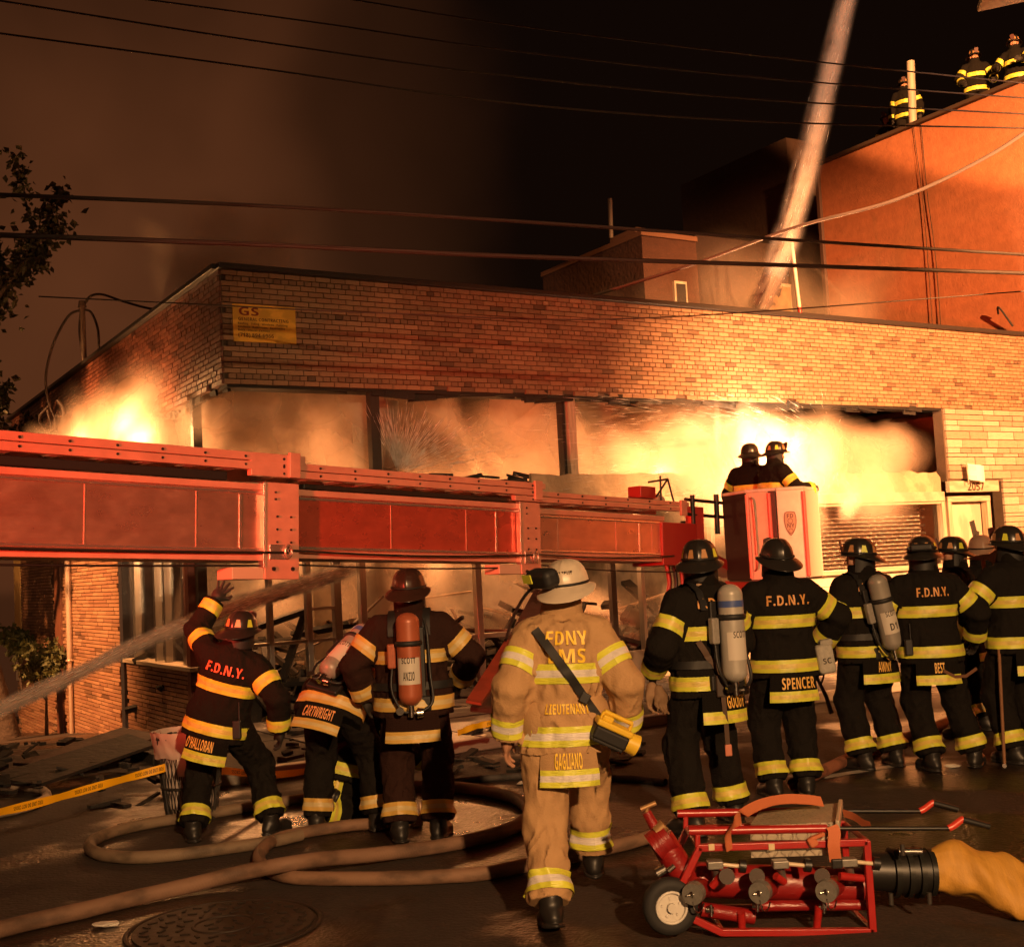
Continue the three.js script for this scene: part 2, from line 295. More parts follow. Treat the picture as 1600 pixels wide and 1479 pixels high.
// bricks: the 300 that show largest are pieces of their own, the rest joined
{
  const H = 0.068, list = [];
  const put = (side, a, y, len, h, tone, deep = 0.07, off = 0) => list.push({ side, a, y, len, h, tone, deep, off });
  const courses = Math.round((W1 - W0) / H);
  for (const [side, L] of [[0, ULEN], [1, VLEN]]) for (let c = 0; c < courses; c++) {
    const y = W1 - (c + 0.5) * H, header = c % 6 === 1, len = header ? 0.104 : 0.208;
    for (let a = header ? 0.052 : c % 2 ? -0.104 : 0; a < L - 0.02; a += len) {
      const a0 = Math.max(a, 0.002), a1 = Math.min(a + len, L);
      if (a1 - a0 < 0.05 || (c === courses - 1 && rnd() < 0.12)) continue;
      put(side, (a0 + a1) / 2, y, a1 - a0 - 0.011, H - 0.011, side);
    }
  }
  for (let y = -1.5, c = 0; y < 4.2; y += 0.062, c++) for (let v = 5.2 + rr(0, 0.3); v < 14.4;) {       // long thin bricks of the side wall
    const l = rr(0.3, 0.62); if (!(v > 9.4 && v < 10.3) && v + l < 14.5) put(1, v + l / 2, y, l - 0.012, 0.05, 2); v += l;
  }
  for (let y = -0.55; y < 0.64; y += 0.062) for (let v = 1.62 + rr(0, 0.2); v < 4.9;) { const l = rr(0.25, 0.5); put(1, Math.min(v + l / 2, 4.85), y, l - 0.012, 0.05, 2); v += l; }
  for (let y = 1.5, c = 0; y < 2.56; y += 0.068, c++) for (let u = 9.62 + (c % 2) * 0.1; u < 12.8; u += 0.208) put(0, u + 0.1, y, 0.178, 0.046, 3, 0.05, -0.40);
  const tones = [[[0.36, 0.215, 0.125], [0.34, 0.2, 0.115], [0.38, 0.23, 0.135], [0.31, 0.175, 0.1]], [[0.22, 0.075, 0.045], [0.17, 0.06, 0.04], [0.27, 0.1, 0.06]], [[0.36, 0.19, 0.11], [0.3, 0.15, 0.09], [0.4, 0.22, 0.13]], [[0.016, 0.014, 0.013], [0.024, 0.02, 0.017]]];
  const eye = camera.position, local = (b) => b.side ? V3(b.off + 0.012, b.y, -b.a) : V3(b.a, b.y, -0.012 + b.off);
  for (const b of list) {
    b.p = local(b); const w = b.p.clone().applyAxisAngle(UP, YAW).add(CORNER), d = w.distanceTo(eye);
    b.rank = b.len * b.h / (d * d) * (b.tone < 2 ? 1 : 0);
  }
  list.sort((a, b) => b.rank - a.rank);
  const leftTone = (u, y) => { const q = u + 2.6 * fbm(u * 0.7, y * 1.3, 3, 3); return q < 2.2 ? 0.66 : q < 4.2 ? 0.74 : q < 5.4 ? 0.87 : 1; };  // bricks step darker in noisy patches towards the left corner
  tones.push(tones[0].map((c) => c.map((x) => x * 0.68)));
  const mats = tones.map((t, k) => t.map((c) => mat(c[0], c[1], c[2], k === 1 ? 0.34 : k === 2 ? 0.38 : k === 3 ? 0.25 : 0.7, 0, { bumpMap: bumpTex, bumpScale: 0.004, map: grainTex })));
  const unit = new Map(), geo = (b) => {
    const l = Math.round(b.len * 40) / 40, key = `${b.side}${l}${b.h}`;
    if (!unit.has(key)) unit.set(key, b.side ? box(b.deep, b.h, b.len) : box(b.len, b.h, b.deep));
    return unit.get(key);
  };
  for (const b of list.slice(0, 300)) {
    const t = mats[b.tone === 0 && leftTone(b.a, b.y) < 0.6 ? 4 : b.tone], m = part('brick', geo(b), t[Math.floor(rnd() * t.length)], shop);
    m.position.copy(b.p).add(V3(b.side ? rr(0, 0.007) : 0, 0, b.side ? 0 : -rr(0, 0.007))); m.rotation.set(0, rr(-0.008, 0.008), rr(-0.006, 0.006));
  }
  const rest = list.slice(300), M = new THREE.Matrix4(), Q = new THREE.Quaternion();
  for (const [k, rough] of [[0, 0.7], [1, 0.34], [2, 0.38], [3, 0.25]]) {
    const some = rest.filter((b) => b.tone === k), im = new THREE.InstancedMesh(box(1, 1, 1), mat(1, 1, 1, rough, 0, { bumpMap: bumpTex, bumpScale: 0.004, map: grainTex }), some.length);
    im.name = 'brick_courses'; im.userData.kind = 'stuff'; shop.add(shade(im));
    some.forEach((b, i) => {
      const c = tones[k][Math.floor(rnd() * tones[k].length)], s = rr(0.85, 1.15) * (rnd() < 0.05 ? 0.5 : 1) * (k === 0 ? leftTone(b.a, b.y) : 1);
      Q.setFromEuler(new THREE.Euler(0, rr(-0.008, 0.008), rr(-0.006, 0.006)));
      M.compose(b.p.clone().add(V3(b.side ? rr(0, 0.007) : 0, 0, b.side ? 0 : -rr(0, 0.007))), Q, b.side ? V3(b.deep, b.h, b.len) : V3(b.len, b.h, b.deep));
      im.setMatrixAt(i, M); im.setColorAt(i, lin(c[0] * s, c[1] * s, c[2] * s));
    });
  }
}
// ashlar of mixed stones round the door
{
  part('stone_backing', uvBox(box(4.3, 1.32, 0.2, 15.3, 3.59, -0.12)), mMortar, shop); part('stone_backing', uvBox(box(2.95, 2.92, 0.2, 16.1, 1.46, -0.12)), mMortar, shop);
  const mats = [[0.52, 0.42, 0.31], [0.46, 0.36, 0.26], [0.58, 0.48, 0.37], [0.42, 0.31, 0.22]].map((c) => mat(...c, 0.75, 0, { bumpMap: bumpTex, bumpScale: 0.008, map: grainTex }));
  const rows = []; let y = 0.02, n = 0; while (y < 4.2) { const h = rnd() < 0.25 ? 0.15 : rnd() < 0.5 ? 0.1 : 0.066; rows.push([y, Math.min(h, 4.24 - y)]); y += h; }
  for (const [y0, h] of rows) for (let u = y0 > 2.93 ? 13.18 : 14.62; u < 17.3;) {
    const l = rr(0.22, 0.75), m = part(n++ < 290 ? 'stone' : 'stone', box(l - 0.014, h - 0.014, 0.07, 0, 0, 0), mats[Math.floor(rnd() * 4)], shop);
    m.position.set(u + l / 2, y0 + h / 2, -0.02 + rr(0, 0.012)); u += l;
    if (n > 290) break;
  }
}
// yellow sign on the parapet
{
  const s = thing('contractor_sign', 'yellow painted contractor sign lettered GS fixed high on the brick parapet by the corner', 'sign', uvy(0.54, 5.0, -0.03), YAW);
  part('sign_board', [box(0.82, 0.47, 0.02, 0, 0, 0)], mat(0.85, 0.48, 0.05, 0.5, 0, { map: dirtTex }), s);
  const cv = document.createElement('canvas'); cv.width = 512; cv.height = 294; const c = cv.getContext('2d');
  c.fillStyle = '#7a2608'; c.textAlign = 'left'; c.font = 'bold 92px sans-serif'; c.setTransform(1.55, 0, 0, 1, 0, 0); c.fillText('GS', 22, 84); c.setTransform(1, 0, 0, 1, 0, 0);
  c.fillStyle = '#4a2408'; c.font = 'bold 36px sans-serif'; c.fillText('GENERAL CONTRACTING', 34, 128, 440);
  c.font = 'bold 24px sans-serif'; ['Roofing · Siding · Windows · Painting', 'Kitchens · Bathrooms · Basements', 'Brick · Stucco · Cement'].forEach((t, i) => c.fillText(t, 30, 160 + i * 27, 450));
  c.font = 'bold 44px sans-serif'; c.fillText('(718) 894-6966', 30, 262, 450);
  const t = new THREE.CanvasTexture(cv); t.colorSpace = THREE.SRGBColorSpace;
  part('lettering', new THREE.PlaneGeometry(0.8, 0.45).translate(0, 0, 0.013), mat(1, 1, 1, 0.5, 0, { map: t, alphaTest: 0.5 }), s);
}
{
  const f = thing('wall_flag', 'small white and pale blue striped flag on the stone wall above the door', 'flag', uvy(13.5, 3.12, -0.16), YAW);
  const g = new THREE.PlaneGeometry(0.42, 0.29, 12, 6), p = g.attributes.position;
  for (let i = 0; i < p.count; i++) p.setZ(i, 0.03 * Math.sin(p.getX(i) * 14)), p.setY(i, p.getY(i) - 0.12 * (p.getX(i) + 0.21));
  g.computeVertexNormals();
  part('flag_cloth', g.clone().translate(0.2, -0.03, 0.02), mat(1, 1, 1, 0.8, 0, { map: tex(64, (u, v) => (u < 0.52 && (v < 0.3 || v > 0.62 && v < 0.9) ? [0.25, 0.5, 0.62] : [0.72, 0.72, 0.7])) }), f);
  part('flag_stick', [bar(V3(0, -0.25, 0), V3(-0.02, 0.16, 0), 0.01)], mCream, f);
}
// ---------- neighbours behind ----------
{
  const mStucco = mat(0.42, 0.15, 0.065, 0.85, 0, { bumpMap: tex(512, (u, v) => 0.7 * nB(u * 3, v * 3) + 0.3 * nC(u, v), 1.1), bumpScale: 0.008, map: grainTex });
  const b = thing('stucco_building', 'tall orange stucco building with a blank side wall beside the burning shop', 'building', CORNER, YAW);
  const vFar = 4.95, vNear = -9, top = 10.5;
  part('wall', uvBox(box(9, top + 1.5, vFar - vNear, 17.7 + 2.5, top / 2 - 0.75, -(vFar + vNear) / 2)), mStucco, b);
  part('coping', uvBox(box(0.3, 0.08, vFar - vNear + 0.1, 15.75, top + 0.043, -(vFar + vNear) / 2, 0.01)), mat(0.05, 0.03, 0.02, 0.6), b);
  part('corner_trim', [box(0.1, top - 2, 0.1, 15.67, top / 2 + 1, -vFar, 0.01)], mat(0.07, 0.035, 0.025, 0.7), b);
  part('conduit', [tube([V3(15.66, 10.5, -2.0), V3(15.66, 9, -1.98), V3(15.66, 7.6, -1.9), V3(15.66, 5.5, -1.92)], 0.007, 30, 6)], mChar, b);
  part('conduit', [tube([V3(15.66, 10.5, -2.2), V3(15.66, 8.6, -2.1), V3(15.66, 5.5, -2.12)], 0.006, 30, 6)], mChar, b);
  part('vent_bracket', [tube([V3(15.6, 6.2, -0.5), V3(15.5, 6.3, -0.4), V3(15.6, 5.9, -0.2)], 0.02, 16, 6)], mChar, b);
  const mShadedBrown = mat(0.04, 0.018, 0.01, 0.9, 0, { bumpMap: bumpTex, bumpScale: 0.01, map: grainTex });  // albedo lowered to stand in for the shadow behind the parapet
  const r = thing('brown_rear_building', 'brown rear building with an amber paned window rising behind the shop parapet', 'building', CORNER, YAW);
  const wl = part('wall', [uvBox(box(4.04, 9.1, 5, 15.28, 4.55, -9.0)), uvBox(box(0.95, 2.7, 4, 16.82, 10.44, -8.52))], mShadedBrown, r);
  const w1 = part('window', [box(0.78, 0.9, 0.08, 0, 0, 0)], mCream, wl); w1.position.set(15.7, 7.7, -6.46);
  part('window_pane', [box(0.66, 0.78, 0.04, 0, -0.02, 0.03)], mat(0.4, 0.24, 0.1, 0.15, 0, { map: dirtTex }), w1);  // plain amber coloured pane
  const w2 = part('window', [box(0.15, 0.6, 0.06, 0, 0, 0, 0.01)], mCream, wl); w2.position.set(16.5, 10.18, -6.5);
  const d = thing('roof_stair_block', 'small reddish stair block on the roof with one narrow window', 'building', CORNER, YAW);
  const dw = part('wall', [uvBox(box(1.54, 8.9, 4, 12.47, 4.45, -8.45))], mat(0.085, 0.033, 0.017, 0.9, 0, { bumpMap: bumpTex, bumpScale: 0.01, map: grainTex }), d);  // wall colour darkened for shade as well
  part('cornice', [box(1.6, 0.12, 4.1, 12.47, 8.97, -8.46, 0.02), box(0.5, 0.16, 1, 12.0, 9.1, -7.2, 0.03)], mat(0.2, 0.09, 0.045, 0.8), d);
  const dwn = part('window', [box(0.36, 0.9, 0.08, 12.67, 7.5, -6.43)], mCream, dw); part('window_pane', [box(0.26, 0.78, 0.02, 12.67, 7.5, -6.385)], mChar, dwn);
}
// ---------- people: signed distance figures meshed with surface nets ----------
function sdfMesh(f, lo, hi, cell, bigSkip = 3) {
  const nx = Math.ceil((hi.x - lo.x) / cell) + 1, ny = Math.ceil((hi.y - lo.y) / cell) + 1, nz = Math.ceil((hi.z - lo.z) / cell) + 1;
  const D = new Float32Array(nx * ny * nz).fill(1), B = bigSkip, far = cell * B * 1.35 + 0.02;
  const id = (i, j, k) => (k * ny + j) * nx + i;
  for (let k = 0; k < nz; k += B) for (let j = 0; j < ny; j += B) for (let i = 0; i < nx; i += B) {
    const d = f(lo.x + (i + B / 2) * cell, lo.y + (j + B / 2) * cell, lo.z + (k + B / 2) * cell), skip = Math.abs(d) > far;
    for (let c = k; c < Math.min(nz, k + B); c++) for (let b = j; b < Math.min(ny, j + B); b++) for (let a = i; a < Math.min(nx, i + B); a++)
      D[id(a, b, c)] = skip ? d : f(lo.x + a * cell, lo.y + b * cell, lo.z + c * cell);
  }
  const P = [], I = [], vert = new Int32Array(nx * ny * nz).fill(-1);
  for (let k = 0; k < nz - 1; k++) for (let j = 0; j < ny - 1; j++) for (let i = 0; i < nx - 1; i++) {
    let n = 0, x = 0, y = 0, z = 0, sign = 0;
    const g = (a, b, c) => D[id(i + a, j + b, k + c)];
    for (let q = 0; q < 8; q++) if (g(q & 1, (q >> 1) & 1, q >> 2) < 0) sign++;
    if (sign === 0 || sign === 8) continue;
    for (let ax = 0; ax < 3; ax++) for (let q = 0; q < 4; q++) {
      const a = ax === 0 ? [0, q & 1, q >> 1] : ax === 1 ? [q & 1, 0, q >> 1] : [q & 1, q >> 1, 0], b = a.slice(); b[ax] = 1;
      const d0 = g(...a), d1 = g(...b);
      if (d0 < 0 !== d1 < 0) { const t = d0 / (d0 - d1); x += a[0] + (ax === 0 ? t : 0); y += a[1] + (ax === 1 ? t : 0); z += a[2] + (ax === 2 ? t : 0); n++; }
    }
    vert[id(i, j, k)] = P.length / 3; P.push(lo.x + (i + x / n) * cell, lo.y + (j + y / n) * cell, lo.z + (k + z / n) * cell);
  }
  const quad = (a, b, c, d, flip) => { if (a < 0 || b < 0 || c < 0 || d < 0) return; flip ? I.push(a, c, b, a, d, c) : I.push(a, b, c, a, c, d); };
  for (let k = 1; k < nz - 1; k++) for (let j = 1; j < ny - 1; j++) for (let i = 1; i < nx - 1; i++) {
    const d = D[id(i, j, k)] < 0;
    if (d !== D[id(i + 1, j, k)] < 0) quad(vert[id(i, j - 1, k - 1)], vert[id(i, j, k - 1)], vert[id(i, j, k)], vert[id(i, j - 1, k)], !d);
    if (d !== D[id(i, j + 1, k)] < 0) quad(vert[id(i - 1, j, k - 1)], vert[id(i - 1, j, k)], vert[id(i, j, k)], vert[id(i, j, k - 1)], !d);
    if (d !== D[id(i, j, k + 1)] < 0) quad(vert[id(i - 1, j - 1, k)], vert[id(i, j - 1, k)], vert[id(i, j, k)], vert[id(i - 1, j, k)], !d);
  }
  const N = new Float32Array(P.length), e = cell * 0.4;
  for (let q = 0; q < P.length; q += 3) {
    const [x, y, z] = [P[q], P[q + 1], P[q + 2]];
    let a = f(x + e, y, z) - f(x - e, y, z), b = f(x, y + e, z) - f(x, y - e, z), c = f(x, y, z + e) - f(x, y, z - e);
    const l = Math.hypot(a, b, c) || 1; N[q] = a / l; N[q + 1] = b / l; N[q + 2] = c / l;
  }
  const g = new THREE.BufferGeometry();
  g.setAttribute('position', new THREE.Float32BufferAttribute(P, 3)); g.setAttribute('normal', new THREE.BufferAttribute(N, 3)); g.setIndex(I);
  const U = new Float32Array((P.length / 3) * 2); for (let q = 0; q < P.length / 3; q++) { U[2 * q] = P[3 * q] + P[3 * q + 2] * 0.7; U[2 * q + 1] = P[3 * q + 1]; }
  g.setAttribute('uv', new THREE.BufferAttribute(U, 2));
  return g;
}
const cap = (a, b, ra, rb) => { const dx = b.x - a.x, dy = b.y - a.y, dz = b.z - a.z, l2 = dx * dx + dy * dy + dz * dz || 1e-9, ax = a.x, ay = a.y, az = a.z, dr = rb - ra;
  return (x, y, z) => { const px = x - ax, py = y - ay, pz = z - az; let h = (px * dx + py * dy + pz * dz) / l2; h = h < 0 ? 0 : h > 1 ? 1 : h; const qx = px - dx * h, qy = py - dy * h, qz = pz - dz * h; return Math.sqrt(qx * qx + qy * qy + qz * qz) - ra - dr * h; }; };
const ell = (c, a, b, d) => (x, y, z) => { const X = (x - c.x) / a, Y = (y - c.y) / b, Z = (z - c.z) / d; return (Math.sqrt(X * X + Y * Y + Z * Z) - 1) * Math.min(a, b, d); };
const smin = (a, b, k) => { const h = k - Math.abs(a - b); return (a < b ? a : b) - (h > 0 ? (h * h) / (4 * k) : 0); };
const union = (k, ...fs) => (x, y, z) => { let d = fs[0](x, y, z); for (let i = 1; i < fs.length; i++) d = smin(d, fs[i](x, y, z), k); return d; };
const v = (a) => (Array.isArray(a) ? V3(...a) : a);
// head: face towards -z, centre at the origin
const headGeo = (() => {
  const skull = ell(V3(0, 0.025, 0.012), 0.074, 0.095, 0.095), jaw = ell(V3(0, -0.055, -0.03), 0.054, 0.058, 0.06), cheek = union(0.02, ell(V3(0.036, -0.02, -0.062), 0.026, 0.028, 0.02), ell(V3(-0.036, -0.02, -0.062), 0.026, 0.028, 0.02));
  const brow = cap(V3(-0.035, 0.022, -0.078), V3(0.035, 0.022, -0.078), 0.012, 0.012), nose = cap(V3(0, 0.012, -0.086), V3(0, -0.026, -0.107), 0.008, 0.0125), tip = ell(V3(0, -0.03, -0.1), 0.017, 0.01, 0.012);
  const lips = cap(V3(-0.018, -0.062, -0.083), V3(0.018, -0.062, -0.083), 0.008, 0.008), chin = ell(V3(0, -0.096, -0.066), 0.022, 0.018, 0.02);
  const ear = (s) => union(0.006, cap(V3(s * 0.075, 0.012, 0.012), V3(s * 0.073, -0.03, 0.004), 0.011, 0.008), ell(V3(s * 0.082, 0.008, 0.02), 0.006, 0.022, 0.014));
  const neck = cap(V3(0, -0.08, 0.02), V3(0, -0.19, 0.035), 0.055, 0.062), e1 = ell(V3(0.031, 0.002, -0.092), 0.016, 0.011, 0.014), e2 = ell(V3(-0.031, 0.002, -0.092), 0.016, 0.011, 0.014), b1 = ell(V3(0.031, 0.002, -0.073), 0.0125, 0.0115, 0.0125), b2 = ell(V3(-0.031, 0.002, -0.073), 0.0125, 0.0115, 0.0125);
  const base = union(0.022, skull, jaw, cheek, brow, chin), face = union(0.012, base, nose, tip, lips), ears = union(0.004, ear(1), ear(-1));
  const mouth = cap(V3(-0.017, -0.0625, -0.093), V3(0.017, -0.0625, -0.093), 0.0022, 0.0022);
  const f = (x, y, z) => { let d = smin(face(x, y, z), neck(x, y, z), 0.02); d = smin(d, ears(x, y, z), 0.006); d = Math.max(d, -Math.min(e1(x, y, z), e2(x, y, z))); d = Math.max(d, -mouth(x, y, z)); return Math.min(d, b1(x, y, z), b2(x, y, z)); };
  return sdfMesh(f, V3(-0.1, -0.2, -0.13), V3(0.1, 0.13, 0.12), 0.0055);
})();
// hands: wrist at the origin, fingers along -y, palm towards +z, thumb towards -x; curl 0..1
function handGeo(curl, fat, spread) {
  const fs = [ell(V3(0, -0.05, 0), 0.041 * fat, 0.05, 0.017 * fat), cap(V3(0, 0.02, 0), V3(0, -0.03, 0), 0.027 * fat, 0.03 * fat)], L = [0.07, 0.082, 0.076, 0.058];
  for (let i = 0; i < 4; i++) {
    let p = V3(-0.03 + i * 0.02, -0.088 + Math.abs(i - 1.3) * 0.004, 0), ang = curl * 0.5, sx = (-0.03 + i * 0.02) * spread * 4; const r = (i === 3 ? 0.0082 : 0.0095) * fat;
    for (let s = 0; s < 3; s++) { const l = L[i] * [0.45, 0.32, 0.23][s], n = p.clone().add(V3(sx * l * 4, -Math.cos(ang) * l, Math.sin(ang) * l)); fs.push(cap(p, n, r * (1 - s * 0.06), r * (0.95 - s * 0.06))); p = n; ang += curl * 0.8; }
  }
  const t0 = V3(-0.03, -0.03, 0.004), t1 = V3(-0.058 - spread * 0.02, -0.062, 0.014 + 0.01 * curl), t2 = V3(-0.058 - spread * 0.03, -0.09, 0.022 + 0.02 * curl);
  const thumb = union(0.008, cap(t0, t1, 0.016 * fat, 0.0115 * fat), cap(t1, t2, 0.0115 * fat, 0.0095 * fat)), palm = union(0.02, fs[0], fs[1]), fingers = fs.slice(2);
  const f = (x, y, z) => { let d = palm(x, y, z), e = 1; for (const q of fingers) e = Math.min(e, q(x, y, z)); d = smin(d, e, 0.007); return smin(d, thumb(x, y, z), 0.01); };
  return sdfMesh(f, V3(-0.11, -0.22, -0.05), V3(0.09, 0.055, 0.13), 0.0042);
}
function mirrorX(g) { g = g.clone(); const p = g.attributes.position, n = g.attributes.normal; for (let i = 0; i < p.count; i++) { p.setX(i, -p.getX(i)); n.setX(i, -n.getX(i)); } const I = g.index.array; for (let i = 0; i < I.length; i += 3) { const t = I[i]; I[i] = I[i + 1]; I[i + 1] = t; } return g; }
const gloveR = handGeo(0.55, 1.28, 0.15), gloveL = mirrorX(gloveR), gloveOpenR = handGeo(0.08, 1.28, 1), gloveOpenL = mirrorX(gloveOpenR), bareR = handGeo(0.5, 1, 0.1), bareL = mirrorX(bareR);
// boot: ankle at the origin (0.09 above the sole), toes towards -z
const bootGeo = (() => {
  const shaft = cap(V3(0, 0.22, 0.02), V3(0, 0, 0.015), 0.066, 0.058), heel = ell(V3(0, -0.045, 0.04), 0.046, 0.05, 0.06), foot = cap(V3(0, -0.03, 0), V3(0.004, -0.052, -0.13), 0.05, 0.042), toe = ell(V3(0.004, -0.05, -0.15), 0.052, 0.042, 0.058);
  const f0 = union(0.03, shaft, heel, foot, toe), sole = union(0.03, ell(V3(0, -0.078, 0.04), 0.05, 0.02, 0.066), cap(V3(0, -0.08, 0.02), V3(0.004, -0.08, -0.15), 0.045, 0.055));
  const f = (x, y, z) => Math.max(Math.min(f0(x, y, z), Math.max(sole(x, y, z), y + 0.068)), -0.09 - y, y - 0.06) + 0.0015 * noise(x * 30, y * 30, z * 30);
  return sdfMesh(f, V3(-0.1, -0.1, -0.23), V3(0.1, 0.23, 0.13), 0.008);
})();
// fire helmet: origin at the head centre, front towards -z
function helmetPoint(th, k) {                              // k: 0 crown .. 1 brim line .. 2 brim edge .. 3 underside
  const dx = Math.sin(th), dz = -Math.cos(th), back = (1 + Math.cos(th - Math.PI)) / 2, w = 0.025 + 0.08 * Math.pow(back, 3) + 0.028 * Math.pow(1 - back, 3), ax = 0.112, az = 0.133;
  const drop = 0.012 + 0.05 * Math.pow(back, 2) + 0.004 * Math.cos(2 * th), y0 = 0.04;
  if (k <= 1) { const a = k * Math.PI / 2, s = Math.pow(Math.sin(a), 0.82), ridge = 1 + 0.045 * Math.pow(Math.max(0, Math.cos(4 * th)), 6) * Math.sin(Math.min(2 * a, Math.PI / 2 + a * 0.3)); return V3(dx * ax * s * ridge, y0 + 0.132 * Math.pow(Math.cos(a), 0.9) * ridge, dz * az * s * ridge); }
  const e = k <= 2 ? k - 1 : 3 - k, lower = k > 2 ? 0.009 : 0, ex = k > 2 ? -0.012 * (k - 2) : 0;
  return V3(dx * (ax + w * e + ex), y0 - drop * Math.pow(e, 1.3) - lower + (k > 2 ? 0.006 * (3 - k) : 0), dz * (az + w * e + ex));
}
const helmetGeo = (() => {
  const n = 56, ks = [0, 0.12, 0.25, 0.38, 0.5, 0.62, 0.74, 0.86, 0.95, 1, 1.1, 1.35, 1.7, 1.95, 2, 2.05, 2.4, 2.8, 3], P = [], I = [], UVs = [];
  for (const k of ks) for (let i = 0; i <= n; i++) { const p = helmetPoint((i / n) * 2 * Math.PI, k); P.push(p.x, p.y, p.z); UVs.push(i / n, k / 3); }
  for (let j = 0; j < ks.length - 1; j++) for (let i = 0; i < n; i++) { const a = j * (n + 1) + i; I.push(a, a + n + 1, a + 1, a + 1, a + n + 1, a + n + 2); }
  let g = new THREE.BufferGeometry(); g.setAttribute('position', new THREE.Float32BufferAttribute(P, 3)); g.setAttribute('uv', new THREE.Float32BufferAttribute(UVs, 2)); g.setIndex(I); g.computeVertexNormals(); return g;
})();
const helmetPatch = (th, w, k0, k1) => { const off = (p) => p.clone().add(V3(p.x, 0, p.z).normalize().multiplyScalar(0.004)).add(V3(0, 0.001, 0)); return quadGeo(off(helmetPoint(th - w, k1)), off(helmetPoint(th + w, k1)), off(helmetPoint(th + w * 0.6, k0)), off(helmetPoint(th - w * 0.6, k0)), 4, 3); };
const shieldGeo = (() => { const s = new THREE.Shape(); s.moveTo(-0.045, 0.075); s.quadraticCurveTo(0, 0.1, 0.045, 0.075); s.quadraticCurveTo(0.055, 0, 0.03, -0.045); s.lineTo(0, -0.062); s.lineTo(-0.03, -0.045); s.quadraticCurveTo(-0.055, 0, -0.045, 0.075); return new THREE.ExtrudeGeometry(s, { depth: 0.006, bevelEnabled: true, bevelSize: 0.002, bevelThickness: 0.002, bevelSegments: 1 }).scale(0.85, 0.8, 1).rotateX(-0.22).translate(0, 0.085, -0.14); })();

const clothBump = tex(256, (u, w) => 0.5 * nB(u * 4, w * 4) + 0.5 * nC(u * 2, w * 2), 3), cloth0 = (r, g, b) => new THREE.MeshPhysicalMaterial({ color: lin(r, g, b), roughness: 0.9, specularIntensity: 0.25, bumpMap: clothBump, bumpScale: 0.008, side: THREE.DoubleSide });
const M = {
  shieldDark: mat(0.07, 0.018, 0.014, 0.45),
  skin: mat(0.42, 0.21, 0.13, 0.6), black: cloth0(0.0115, 0.0095, 0.008), maroon: cloth0(0.03, 0.013, 0.01), tan: mat(0.5, 0.3, 0.14, 0.85, 0, { bumpMap: clothBump, bumpScale: 0.004, map: tex(256, (u, w) => 0.72 + 0.28 * nA(u, w), 1.3) }),  // second dark cloth is black with the red truck light mixed in
  hood: mat(0.42, 0.28, 0.18, 0.9, 0, { bumpMap: clothBump, bumpScale: 0.006 }), boot: mat(0.016, 0.014, 0.013, 0.45), glove: mat(0.022, 0.018, 0.015, 0.7, 0, { bumpMap: clothBump, bumpScale: 0.003 }),
  helmet: mat(0.022, 0.019, 0.017, 0.28, 0, { bumpMap: grainTex, bumpScale: 0.002 }), whiteHelmet: mat(0.72, 0.6, 0.46, 0.35, 0, { map: grainTex }), tanHelmet: mat(0.4, 0.25, 0.18, 0.4),
  orangePatch: mat(0.6, 0.3, 0.12, 0.35, 0, { map: grainTex }), limePatch: mat(0.68, 0.72, 0.06, 0.35), strap: mat(0.013, 0.012, 0.012, 0.6), rubber: mat(0.015, 0.014, 0.014, 0.5),
  tankGrey: mat(0.36, 0.33, 0.29, 0.4, 0.1, { map: grainTex }), tankRedLit: mat(0.5, 0.13, 0.06, 0.4, 0.1, { map: grainTex }), chrome: mat(0.6, 0.58, 0.55, 0.22, 1), blue: mat(0.06, 0.1, 0.3, 0.4), paper: mat(0.6, 0.55, 0.48, 0.5), red: mat(0.5, 0.03, 0.02, 0.35),  // the red tank is the grey one with red truck light in its colour
};
// reflective trim: lime edges, a paler middle, worn and dirty
const trimBump = tex(256, (u, w) => 0.6 * nA(u * 2, w) + 0.4 * nB(u, w), 1); const trimTex = (mid) => tex(256, (u, w) => { const m = smooth(0.3, 0.34, w) - smooth(0.66, 0.7, w), d = 0.78 + 0.22 * smooth(0.3, 0.6, nA(u * 2, w * 0.25)), g = 0.9 + 0.1 * nB(u, w), c = [0.72, 0.73, 0.07]; return c.map((x, q) => lerp(x, mid[q], m) * d * g); }, 1, false, 64);
M.trim = mat(1, 1, 1, 0.4, 0, { bumpMap: trimBump, bumpScale: 0.006, map: trimTex([0.8, 0.62, 0.14]) }); M.trimSilver = mat(1, 1, 1, 0.4, 0, { bumpMap: trimBump, bumpScale: 0.008, map: trimTex([0.75, 0.7, 0.66]) });
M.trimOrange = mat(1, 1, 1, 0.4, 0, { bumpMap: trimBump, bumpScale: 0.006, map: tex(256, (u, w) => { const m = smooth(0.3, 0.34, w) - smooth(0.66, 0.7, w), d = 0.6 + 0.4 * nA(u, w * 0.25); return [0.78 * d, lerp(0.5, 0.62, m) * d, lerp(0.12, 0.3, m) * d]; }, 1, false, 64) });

const textMats = new Map(), words = (t, color = '#f0bd55', w = 512, h = 128, st = 1) => { const k = t + color; if (!textMats.has(k)) textMats.set(k, textMat(t.split('|'), color, w, h, 'bold', st)); return textMats.get(k); };

